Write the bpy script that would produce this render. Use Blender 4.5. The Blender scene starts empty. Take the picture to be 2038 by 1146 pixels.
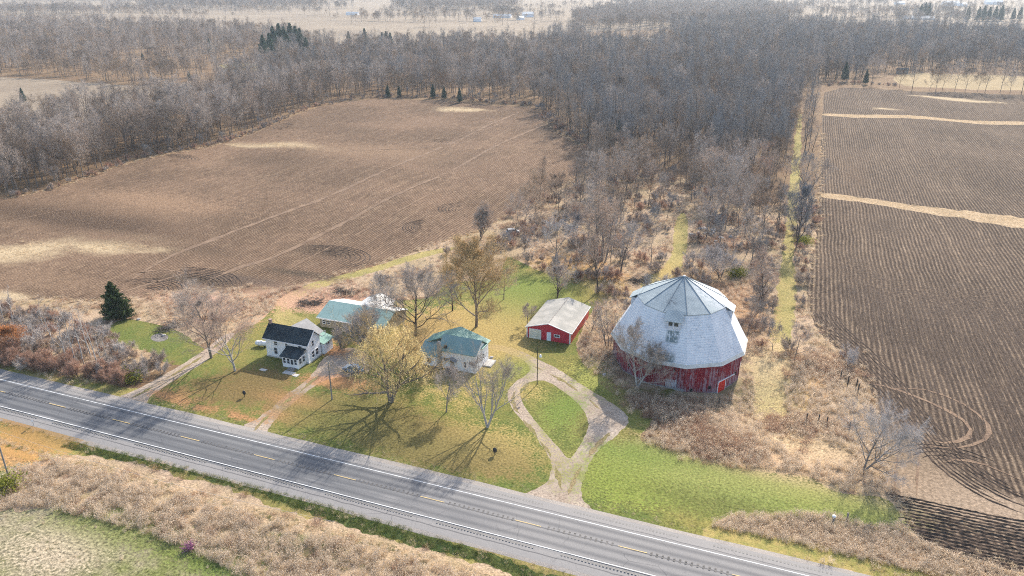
import bpy, math, random
import numpy as np
from math import radians, sin, cos, tan, pi, exp
from mathutils import Vector
from mathutils.geometry import delaunay_2d_cdt

S = bpy.context.scene
C = S.collection
# ------------------------------------------------------------------ camera, sky, sun, exposure
CAMH, PITCH, YAW, FPX = 75.0, radians(22.5), radians(20.6), 1500.0
cd = bpy.data.cameras.new('camera'); cam = bpy.data.objects.new('camera', cd); C.objects.link(cam)
cam.location = (0, 0, CAMH); cam.rotation_euler = (radians(90) - PITCH, 0, YAW)
cd.sensor_width = 36; cd.lens = 36 * FPX / 2038; cd.clip_start = 1; cd.clip_end = 12000
S.camera = cam
SUN_EL, SUN_AZ = radians(34), radians(83.5)
W = bpy.data.worlds.new('World'); S.world = W; W.use_nodes = True
wn = W.node_tree.nodes; wl = W.node_tree.links; wn.clear()
sk = wn.new('ShaderNodeTexSky'); sk.sky_type = 'NISHITA'; sk.sun_disc = False
sk.sun_elevation = SUN_EL; sk.sun_rotation = radians(90) - SUN_AZ; sk.dust_density = 2.0
bg = wn.new('ShaderNodeBackground'); bg.inputs[1].default_value = 0.15
wo = wn.new('ShaderNodeOutputWorld'); wl.new(sk.outputs[0], bg.inputs[0]); wl.new(bg.outputs[0], wo.inputs[0])
sl = bpy.data.lights.new('sun', 'SUN'); sl.energy = 3.5; sl.angle = radians(0.6); sl.color = (1, 0.93, 0.83)
so = bpy.data.objects.new('sun', sl); C.objects.link(so)
sd = Vector((cos(SUN_EL) * cos(SUN_AZ), cos(SUN_EL) * sin(SUN_AZ), sin(SUN_EL)))
so.rotation_euler = sd.to_track_quat('Z', 'Y').to_euler(); so.location = sd * 300
S.view_settings.view_transform = 'Standard'; S.view_settings.look = 'None'
S.view_settings.exposure = 1.1; S.view_settings.gamma = 1; S.view_settings.use_curve_mapping = False
S.render.engine = 'CYCLES'
cy = S.cycles
cy.max_bounces = 5; cy.diffuse_bounces = 2; cy.glossy_bounces = 2; cy.transmission_bounces = 2
cy.volume_bounces = 0; cy.transparent_max_bounces = 6
cy.filter_width = 1.05; cy.use_denoising = False; cy.use_adaptive_sampling = False
RND = random.Random(7)
NR = np.random.default_rng(11)

# ------------------------------------------------------------------ terrain and photograph-to-ground mapping
def sstep(x, a, b):
    t = np.clip((x - a) / (b - a), 0, 1); return t * t * (3 - 2 * t)
def gz(x, y):
    x = np.asarray(x, float); y = np.asarray(y, float)
    z = -2.3 * np.exp(-((x + 1.5) ** 2 + (y - 133) ** 2) / (2 * 7.0 ** 2))
    z = z - 0.7 * np.exp(-((y - 75.2) ** 2) / (2 * 1.7 ** 2))
    z = z - 0.5 * np.exp(-(((x - 0) / 9) ** 2 + ((y - 98) / 3) ** 2) / 2)
    w = sstep(y, 162, 230)
    z = z + w * 0.6 * (np.sin(x / 19 + 1.3 * np.sin(y / 41)) * np.cos(y / 27 + .8) + .5 * np.sin(x / 9.3 + y / 15))
    return z
def g1(x, y):
    z = -2.3 * exp(-((x + 1.5) ** 2 + (y - 133) ** 2) / 98.0) - 0.7 * exp(-((y - 75.2) ** 2) / 5.78)
    z -= 0.5 * exp(-((x / 9) ** 2 + ((y - 98) / 3) ** 2) / 2)
    if y > 162:
        t = min(1, (y - 162) / 68); z += t * t * (3 - 2 * t) * .6 * (sin(x / 19 + 1.3 * sin(y / 41)) * cos(y / 27 + .8) + .5 * sin(x / 9.3 + y / 15))
    return z
def P(px, py, z=None):
    a = (px - 1019) / FPX; b = (py - 573) / FPX
    d = (a, cos(PITCH) - b * sin(PITCH), -sin(PITCH) - b * cos(PITCH))
    dx = d[0] * cos(YAW) - d[1] * sin(YAW); dy = d[0] * sin(YAW) + d[1] * cos(YAW)
    zz = 0.0 if z is None else z
    for _ in range(1 if z is not None else 4):
        t = (CAMH - zz) / -d[2]; x = dx * t; y = dy * t
        if z is None: zz = g1(x, y)
    return x, y
def PP(pts): return [P(*p) for p in pts]
def topix(x, y, z=0.0):
    x = np.asarray(x, float); y = np.asarray(y, float)
    X = x * cos(YAW) + y * sin(YAW); Y = -x * sin(YAW) + y * cos(YAW); Z = z - CAMH
    D = Y * cos(PITCH) - Z * sin(PITCH); U = Y * sin(PITCH) + Z * cos(PITCH)
    D = np.where(D < 1, 1, D)
    return 1019 + FPX * X / D, 573 - FPX * U / D, D
def inpoly(x, y, poly):
    x = np.asarray(x, float); y = np.asarray(y, float); r = np.zeros(x.shape, bool)
    p = np.array(poly); q = np.roll(p, -1, 0)
    mn = p.min(0); mx = p.max(0)
    box = (x >= mn[0]) & (x <= mx[0]) & (y >= mn[1]) & (y <= mx[1])
    if not box.any(): return r
    xb = x[box]; yb = y[box]; rb = np.zeros(xb.shape, bool)
    for (x0, y0), (x1, y1) in zip(p, q):
        if y0 == y1: continue
        c = ((y0 > yb) != (y1 > yb)) & (xb < (x1 - x0) * (yb - y0) / (y1 - y0) + x0); rb ^= c
    r[box] = rb; return r

# ------------------------------------------------------------------ node materials
class NT:
    def __init__(s, name):
        s.m = bpy.data.materials.new(name); s.m.use_nodes = True
        s.t = s.m.node_tree; s.n = s.t.nodes; s.n.clear()
        s.out = s.n.new('ShaderNodeOutputMaterial'); s.b = s.n.new('ShaderNodeBsdfPrincipled')
        s.t.links.new(s.b.outputs[0], s.out.inputs[0])
    def L(s, a, b): s.t.links.new(a, b)
    def setv(s, sock, v):
        if hasattr(v, 'is_output') or isinstance(v, bpy.types.NodeSocket): s.L(v, sock)
        else: sock.default_value = v
    def coord(s, kind='Object', obj=None):
        n = s.n.new('ShaderNodeTexCoord')
        if obj: n.object = obj
        return n.outputs[kind]
    def map(s, v, scale=(1, 1, 1), rot=(0, 0, 0), loc=(0, 0, 0)):
        n = s.n.new('ShaderNodeMapping'); s.L(v, n.inputs[0]); n.inputs[1].default_value = loc
        n.inputs[2].default_value = rot; n.inputs[3].default_value = scale; return n.outputs[0]
    def noise(s, v, scale, detail=3, rough=.6, dist=0):
        n = s.n.new('ShaderNodeTexNoise'); s.L(v, n.inputs['Vector']); n.inputs['Scale'].default_value = scale
        n.inputs['Detail'].default_value = detail; n.inputs['Roughness'].default_value = rough
        n.inputs['Distortion'].default_value = dist; return n.outputs[0]
    def vor(s, v, scale, out='Distance'):
        n = s.n.new('ShaderNodeTexVoronoi'); s.L(v, n.inputs['Vector']); n.inputs['Scale'].default_value = scale
        return n.outputs[out]
    def math(s, op, a, b=0.0, c=None, clamp=False):
        n = s.n.new('ShaderNodeMath'); n.operation = op; n.use_clamp = clamp
        s.setv(n.inputs[0], a); s.setv(n.inputs[1], b)
        if c is not None: s.setv(n.inputs[2], c)
        return n.outputs[0]
    def rng(s, v, a, b, c=0.0, d=1.0):
        n = s.n.new('ShaderNodeMapRange'); s.setv(n.inputs[0], v)
        for i, q in enumerate((a, b, c, d)): s.setv(n.inputs[i + 1], q)
        return n.outputs[0]
    def mix(s, f, a, b, mode='MIX'):
        n = s.n.new('ShaderNodeMix'); n.data_type = 'RGBA'; n.blend_type = mode
        s.setv(n.inputs[0], f)
        for i, q in ((6, a), (7, b)):
            if isinstance(q, tuple) and len(q) == 3: q = (*q, 1)
            s.setv(n.inputs[i], q)
        return n.outputs[2]
    def sep(s, v):
        n = s.n.new('ShaderNodeSeparateXYZ'); s.L(v, n.inputs[0]); return n.outputs
    def attr(s, name, out=0):
        n = s.n.new('ShaderNodeAttribute'); n.attribute_name = name; return n.outputs[out]
    def rand(s): return s.n.new('ShaderNodeObjectInfo').outputs['Random']
    def bump(s, h, strength=.5, dist=.05):
        n = s.n.new('ShaderNodeBump'); n.inputs['Strength'].default_value = strength
        n.inputs['Distance'].default_value = dist; s.L(h, n.inputs['Height']); s.L(n.outputs[0], s.b.inputs['Normal'])
    def done(s, col, rough=.85, metal=0, spec=.3):
        s.setv(s.b.inputs['Base Color'], (*col, 1) if isinstance(col, tuple) and len(col) == 3 else col)
        s.setv(s.b.inputs['Roughness'], rough); s.b.inputs['Metallic'].default_value = metal
        s.b.inputs['Specular IOR Level'].default_value = spec; return s.m

def ground_mat(name, a, b, c=None, big=.06, mid=.7, fine=4.0, contrast=.45, bump=.5, bd=.1, cw=.35, rough=1.0, bl=1.0, use_blob=True):
    """a,b = the two broad colours; c = a third one in small flecks"""
    t = NT(name); v = t.coord()
    n1 = t.noise(v, big, 4, .6); n2 = t.noise(v, mid, 4, .65); n3 = t.noise(v, fine, 3, .7)
    f = t.rng(t.math('ADD', t.math('MULTIPLY', n1, .65), t.math('MULTIPLY', n2, .35)), .4, .6)
    col = t.mix(f, a, b)
    if use_blob:
        bc = t.attr('blob', 0); ba = t.attr('blob', 3)
        nz = t.math('ADD', t.math('MULTIPLY', t.math('SUBTRACT', n2, .5), 1.3), t.math('MULTIPLY', t.math('SUBTRACT', n3, .5), 1.6))
        edge = t.rng(t.math('ADD', ba, nz), .3, .62, 0, .85 * bl)
        edge = t.math('MULTIPLY', edge, t.rng(ba, 0.04, .3), clamp=True)
        col = t.mix(edge, col, bc)
    if c: col = t.mix(t.rng(t.noise(v, fine * .8, 4, .75), .56, .68, 0, cw), col, c)
    col = t.mix(contrast, col, t.mix(t.rng(n3, .3, .7), (.2, .2, .2), (1.8, 1.8, 1.8)), 'MULTIPLY')
    t.bump(t.math('ADD', n3, t.math('MULTIPLY', n2, .6)), bump, bd)
    return t.done(col, rough, 0, .1)

def field_mat(name, soil, soil2, straw, period=.76, ang=0.0, rows=.5, strawamt=.5):
    t = NT(name); v = t.coord(); x, y, z = t.sep(t.map(v, rot=(0, 0, ang)))
    n1 = t.noise(v, .022, 5, .6); n2 = t.noise(v, .35, 4, .7); n3 = t.noise(v, 2.4, 3, .78)
    wob = t.noise(v, .05, 2, .5)
    ph = t.math('MULTIPLY', t.math('ADD', x, t.math('MULTIPLY', wob, 1.8)), 2 * pi / period)
    ph = t.math('ADD', ph, t.math('MULTIPLY', n2, .9))
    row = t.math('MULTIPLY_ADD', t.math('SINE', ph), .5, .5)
    st = t.noise(t.map(v, scale=(1 / period / 1.6, .010, 1)), 1.0, 3, .7)      # long pale streaks
    fine_st = t.noise(t.map(v, scale=(1.9, .16, 1)), 1.0, 3, .7)
    col = t.mix(t.rng(t.math('ADD', t.math('MULTIPLY', n1, .7), t.math('MULTIPLY', n2, .3)), .43, .57), soil, soil2)
    s1 = t.math('MULTIPLY', t.rng(row, .45, 1), rows)
    s2 = t.rng(n3, .48, .62)
    s3 = t.rng(st, .5, .66, 0, .55 * rows); s4 = t.rng(fine_st, .5, .66, 0, .6)
    f = t.math('ADD', t.math('MULTIPLY', s1, t.math('MULTIPLY_ADD', s2, .6, .4)), t.math('MULTIPLY', s2, .3))
    f = t.math('ADD', f, t.math('MULTIPLY', t.math('ADD', s3, s4), t.rng(n2, .3, .6, .3, .8)))
    col = t.mix(t.math('MULTIPLY', f, strawamt, clamp=True), col, straw)
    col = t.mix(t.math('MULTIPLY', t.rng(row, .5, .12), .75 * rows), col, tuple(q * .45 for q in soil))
    bc = t.attr('blob', 0); ba = t.attr('blob', 3)
    e = t.rng(t.math('ADD', ba, t.math('MULTIPLY', t.math('SUBTRACT', n2, .5), .9)), .25, .8)
    col = t.mix(t.math('MULTIPLY', e, t.rng(ba, .02, .12), clamp=True), col, t.mix(t.math('MULTIPLY', s2, .4), bc, straw))
    col = t.mix(.5, col, t.mix(t.rng(t.noise(v, 1.7, 4, .8), .38, .62), (.3, .3, .3), (1.75, 1.75, 1.75)), 'MULTIPLY')
    t.bump(t.math('ADD', t.math('MULTIPLY', row, rows * 1.2), t.math('MULTIPLY', n3, .9)), .8, .16)
    return t.done(col, 1.0, 0, .05)

def simple(name, col, col2=None, scale=2.0, rough=.7, metal=0, bump=0, bscale=None, stretch=(1, 1, 1), lo=.4, hi=.6, spec=.3):
    t = NT(name); v = t.map(t.coord(), scale=stretch)
    n = t.noise(v, scale, 4, .65)
    c = t.mix(t.rng(n, lo, hi), col, col2) if col2 else col
    if bump: t.bump(t.noise(v, bscale or scale * 3, 3), bump, .03)
    return t.done(c, rough, metal, spec)

def wood_mat(name, cols, rough=.95):
    t = NT(name); r = t.rand(); v = t.coord()
    c = t.mix(t.rng(r, 0, .5), cols[0], cols[1])
    if len(cols) > 2: c = t.mix(t.rng(r, .55, 1.0), c, cols[2])
    n = t.noise(v, 1.3, 3, .7)
    c = t.mix(.6, c, t.mix(t.rng(n, .3, .7), (.55, .55, .55), (1.4, 1.4, 1.4)), 'MULTIPLY')
    return t.done(c, rough, 0, .05)
def leaf_mat(name, cols, scale=.9, trans=.25):
    t = NT(name); v = t.coord('Object')
    n = t.noise(v, scale, 3, .6); n2 = t.noise(v, scale * 6, 2, .6)
    c = t.mix(t.rng(n, .38, .62), cols[0], cols[1])
    c = t.mix(t.rng(n2, .5, .7, 0, .6), c, cols[2] if len(cols) > 2 else cols[0])
    r = t.rand(); c = t.mix(.5, c, t.mix(r, (.7, .7, .7), (1.3, 1.3, 1.3)), 'MULTIPLY')
    t.done(c, 1.0, 0, .05)
    if trans:
        tr = t.n.new('ShaderNodeBsdfTranslucent'); t.L(c, tr.inputs[0]) if not isinstance(c, tuple) else None
        mx = t.n.new('ShaderNodeMixShader'); mx.inputs[0].default_value = trans
        t.L(t.b.outputs[0], mx.inputs[1]); t.L(tr.outputs[0], mx.inputs[2]); t.L(mx.outputs[0], t.out.inputs[0])
    return t.m

# ------------------------------------------------------------------ object helpers
def tag(o, label=None, cat=None, group=None, kind=None):
    if label: o['label'] = label
    if cat: o['category'] = cat
    if group: o['group'] = group
    if kind: o['kind'] = kind
    return o
def link(name, me, mat=None, parent=None, loc=None, rotz=None, scale=None):
    o = bpy.data.objects.new(name, me); C.objects.link(o)
    if me is not None and mat is not None and not me.materials: me.materials.append(mat)
    if parent: o.parent = parent
    if loc is not None: o.location = loc
    if rotz is not None: o.rotation_euler = (0, 0, rotz)
    if scale is not None: o.scale = (scale,) * 3 if not hasattr(scale, '__len__') else scale
    return o
def empty(name, loc, label, cat, group=None, rotz=0):
    o = bpy.data.objects.new(name, None); o.empty_display_size = .5; C.objects.link(o)
    o.location = loc; o.rotation_euler = (0, 0, rotz); return tag(o, label, cat, group)
class MB:
    """collects faces for one mesh"""
    def __init__(s): s.v = []; s.f = []; s.mi = []
    def add(s, vs, fs, m=0):
        k = len(s.v); s.v += [tuple(q) for q in vs]; s.f += [[i + k for i in f] for f in fs]; s.mi += [m] * len(fs); return s
    def box(s, x0, x1, y0, y1, z0, z1, m=0):
        v = [(x, y, z) for z in (z0, z1) for y in (y0, y1) for x in (x0, x1)]
        return s.add(v, [(0, 2, 3, 1), (4, 5, 7, 6), (0, 1, 5, 4), (1, 3, 7, 5), (3, 2, 6, 7), (2, 0, 4, 6)], m)
    def slab(s, pts, th, m=0):
        """polygon pts (3D, counter-clockwise from above) thickened downwards"""
        n = len(pts); lo = [(p[0], p[1], p[2] - th) for p in pts]
        fs = [list(range(n)), list(range(2 * n - 1, n - 1, -1))] + [(i, i + n, (i + 1) % n + n, (i + 1) % n) for i in range(n)]
        return s.add(list(pts) + lo, fs, m)
    def prism(s, pts, axis, a, b, m=0):
        """2D outline extruded along axis 'x' or 'y' between a and b; pts are (other, z)"""
        n = len(pts)
        def q(p, t): return (t, p[0], p[1]) if axis == 'x' else (p[0], t, p[1])
        v = [q(p, a) for p in pts] + [q(p, b) for p in pts]
        return s.add(v, [list(range(n))[::-1], list(range(n, 2 * n))] + [(i, (i + 1) % n, (i + 1) % n + n, i + n) for i in range(n)], m)
    def cyl(s, p0, p1, r0, r1=None, n=10, m=0, cap=True):
        r1 = r0 if r1 is None else r1; p0 = Vector(p0); p1 = Vector(p1); d = (p1 - p0).normalized()
        a = d.orthogonal().normalized(); b = d.cross(a)
        v = [p0 + (a * cos(2 * pi * i / n) + b * sin(2 * pi * i / n)) * r0 for i in range(n)] + \
            [p1 + (a * cos(2 * pi * i / n) + b * sin(2 * pi * i / n)) * r1 for i in range(n)]
        f = [(i, (i + 1) % n, (i + 1) % n + n, i + n) for i in range(n)]
        if cap: f += [list(range(n))[::-1], list(range(n, 2 * n))]
        return s.add(v, f, m)
    def ball(s, c, r, n=10, k=6, m=0, sc=(1, 1, 1)):
        v = [(c[0], c[1], c[2] - r * sc[2])]
        for j in range(1, k):
            a = -pi / 2 + pi * j / k
            v += [(c[0] + r * sc[0] * cos(a) * cos(2 * pi * i / n), c[1] + r * sc[1] * cos(a) * sin(2 * pi * i / n), c[2] + r * sc[2] * sin(a)) for i in range(n)]
        v.append((c[0], c[1], c[2] + r * sc[2])); f = []
        for i in range(n): f.append((0, 1 + (i + 1) % n, 1 + i)); 
        for j in range(k - 2):
            for i in range(n):
                a = 1 + j * n; f.append((a + i, a + (i + 1) % n, a + n + (i + 1) % n, a + n + i))
        a = 1 + (k - 2) * n
        for i in range(n): f.append((a + i, a + (i + 1) % n, len(v) - 1))
        return s.add(v, f, m)
    def mesh(s, name, mats=()):
        me = bpy.data.meshes.new(name); me.from_pydata(s.v, [], s.f)
        for q in mats: me.materials.append(q)
        if len(mats) > 1: me.polygons.foreach_set('material_index', s.mi)
        me.update(); return me
    def build(s, name, mat, parent=None, **k):
        return link(name, s.mesh(name, mat if isinstance(mat, (list, tuple)) else (mat,)), None, parent, **k)
def np_mesh(name, verts, tris, mats, mi=None, smooth=False):
    me = bpy.data.meshes.new(name); verts = np.asarray(verts, np.float32); tris = np.asarray(tris, np.int32)
    me.vertices.add(len(verts)); me.vertices.foreach_set('co', verts.ravel())
    n = len(tris); me.loops.add(n * 3); me.loops.foreach_set('vertex_index', tris.ravel())
    me.polygons.add(n); me.polygons.foreach_set('loop_start', np.arange(0, n * 3, 3, dtype=np.int32))
    for q in mats: me.materials.append(q)
    if mi is not None: me.polygons.foreach_set('material_index', np.asarray(mi, np.int32))
    me.update(calc_edges=True); me.validate(); return me

# ------------------------------------------------------------------ ground materials
M = {}
M['ground'] = ground_mat('leaf_litter_ground', (.15, .092, .052), (.20, .135, .075), (.30, .2, .11), contrast=.6)
M['margin'] = ground_mat('field_margin', (.36, .235, .10), (.42, .30, .14), (.2, .13, .07), big=.15, mid=.6, contrast=.5)
M['far'] = ground_mat('pale_stubble', (.20, .155, .11), (.26, .205, .145), (.15, .115, .08), big=.006, mid=.04, fine=.3, contrast=.3, bump=.1)
M['lawn'] = ground_mat('lawn_grass', (.10, .125, .03), (.19, .165, .048), (.33, .23, .10), big=.05, mid=.45, fine=2.6, contrast=.65)
M['track'] = ground_mat('grass_track', (.33, .26, .10), (.23, .20, .07), (.42, .32, .15), big=.12, mid=.6, fine=2.6, contrast=.7)
M['dry'] = ground_mat('dry_weeds_ground', (.38, .275, .185), (.30, .225, .13), (.2, .14, .085), big=.07, mid=.5, fine=3, contrast=.6, bd=.2)
M['straw'] = ground_mat('dry_grass', (.42, .31, .195), (.32, .23, .135), (.18, .12, .07), big=.09, mid=.6, fine=2.5, contrast=.5, bd=.2)
M['verge'] = ground_mat('verge_grass', (.20, .19, .055), (.33, .25, .09), (.12, .12, .035), big=.2, mid=.8, contrast=.45)
M['ditch'] = ground_mat('ditch_grass', (.055, .085, .025), (.12, .13, .04), (.17, .12, .05), big=.3, mid=1.2, fine=3, contrast=.6, bd=.25)
M['rough'] = ground_mat('rough_grass', (.27, .225, .15), (.14, .15, .05), (.36, .27, .17), big=.06, mid=.35, fine=2.2, contrast=.9, bd=.2)
M['gravel'] = ground_mat('gravel', (.29, .225, .17), (.38, .31, .245), (.19, .15, .08), big=.2, mid=.7, fine=2.6, contrast=.6, cw=.6, bump=.4, bd=.05)
M['shoulder'] = ground_mat('gravel_shoulder', (.28, .25, .22), (.34, .30, .26), (.22, .19, .13), big=.15, mid=1, fine=5, contrast=.3)
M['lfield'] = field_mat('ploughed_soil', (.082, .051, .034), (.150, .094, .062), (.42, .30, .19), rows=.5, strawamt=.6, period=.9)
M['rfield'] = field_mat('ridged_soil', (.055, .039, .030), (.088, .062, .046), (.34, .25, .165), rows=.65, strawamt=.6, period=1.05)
M['tan'] = ground_mat('tan_meadow', (.26, .195, .105), (.32, .24, .13), (.16, .12, .06), big=.05, mid=.3, fine=1.5, contrast=.6)
M['patch'] = ground_mat('patch_grass', (.42, .31, .20), (.30, .28, .12), (.16, .11, .07), big=.12, mid=.5, fine=2.4, contrast=.7, bd=.2)
M['ridge'] = ground_mat('turned_soil', (.06, .042, .03), (.10, .07, .048), (.30, .22, .15), big=.3, mid=2, fine=4, contrast=.7, use_blob=False)
M['ashes'] = ground_mat('ashes', (.12, .11, .10), (.22, .2, .18), (.4, .38, .36), big=.5, mid=2, use_blob=False)
M['pond'] = simple('pale_water', (.5, .5, .48), (.6, .58, .55), rough=.25)
# asphalt with wheel paths, tar lines and dust
def asphalt():
    t = NT('asphalt'); v = t.coord(); x, y, z = t.sep(v)
    n1 = t.noise(t.map(v, scale=(.03, .9, 1)), 1.0, 4, .6); n2 = t.noise(v, .12, 4, .6); n3 = t.noise(v, 5, 3, .7)
    col = t.mix(t.rng(n1, .35, .65), (.098, .10, .105), (.155, .154, .152))
    pale = t.math('MULTIPLY', t.rng(t.noise(t.map(v, scale=(.025, .6, 1), loc=(3, 1, 0)), 1, 4, .7), .5, .68), t.rng(n2, .35, .6))
    col = t.mix(t.math('MULTIPLY', pale, .65), col, (.31, .295, .28))
    # shoulder strips, paler and dustier
    sh = t.math('MAXIMUM', t.rng(y, 88.7, 89.0), t.rng(y, 80.6, 80.3))
    col = t.mix(t.math('MULTIPLY', sh, .75), col, (.27, .25, .23))
    # older, paler surface to the east
    col = t.mix(t.rng(t.math('ADD', x, t.math('MULTIPLY', n2, 20)), -52, -20, 0, .75), col, (.245, .23, .215))
    # tar seams along the lanes
    for k, s_ in ((84.85, .09), (88.9, .05), (79.6, .07)):
        w = t.math('ADD', y, t.math('MULTIPLY', t.math('SUBTRACT', t.noise(v, .3, 3), .5), .5))
        d = t.math('ABSOLUTE', t.math('SUBTRACT', w, k)); col = t.mix(t.rng(d, s_, s_ + .06, .6, 0), col, (.045, .045, .05))
    # wheel paths
    for k in (82.1, 83.8, 86.0, 87.6):
        d = t.math('ABSOLUTE', t.math('SUBTRACT', y, k)); col = t.mix(t.rng(d, .1, .6, .5, 0), col, (.055, .057, .064))
    cr = t.vor(t.map(v, scale=(.16, .5, 1)), 1.0, 'Distance')
    crk = t.n.new('ShaderNodeTexVoronoi'); crk.feature = 'DISTANCE_TO_EDGE'; t.L(t.map(t.mix(.12, v, t.n.new('ShaderNodeTexNoise').outputs[1]), scale=(.22, .3, 1)), crk.inputs['Vector'])
    crk.inputs['Scale'].default_value = 1
    col = t.mix(t.math('MULTIPLY', t.rng(crk.outputs[0], .004, .012, .5, 0), t.rng(n2, .45, .6)), col, (.04, .04, .045))
    col = t.mix(.22, col, t.mix(t.rng(n3, .3, .7), (.5, .5, .5), (1.5, 1.5, 1.5)), 'MULTIPLY')
    t.bump(n3, .3, .01); return t.done(col, .82, 0, .25)
M['asphalt'] = asphalt()
M['white_paint'] = simple('road_paint_white', (.68, .68, .66), (.36, .36, .35), .8, lo=.42, hi=.7)
M['yellow_paint'] = simple('road_paint_yellow', (.60, .43, .17), (.36, .29, .17), 2, lo=.35, hi=.65)
M['groove'] = simple('milled_groove', (.05, .048, .046), (.12, .11, .10), 1.0)
M['groove_pale'] = simple('worn_groove', (.15, .14, .13), (.2, .19, .17), 1.5)

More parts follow.
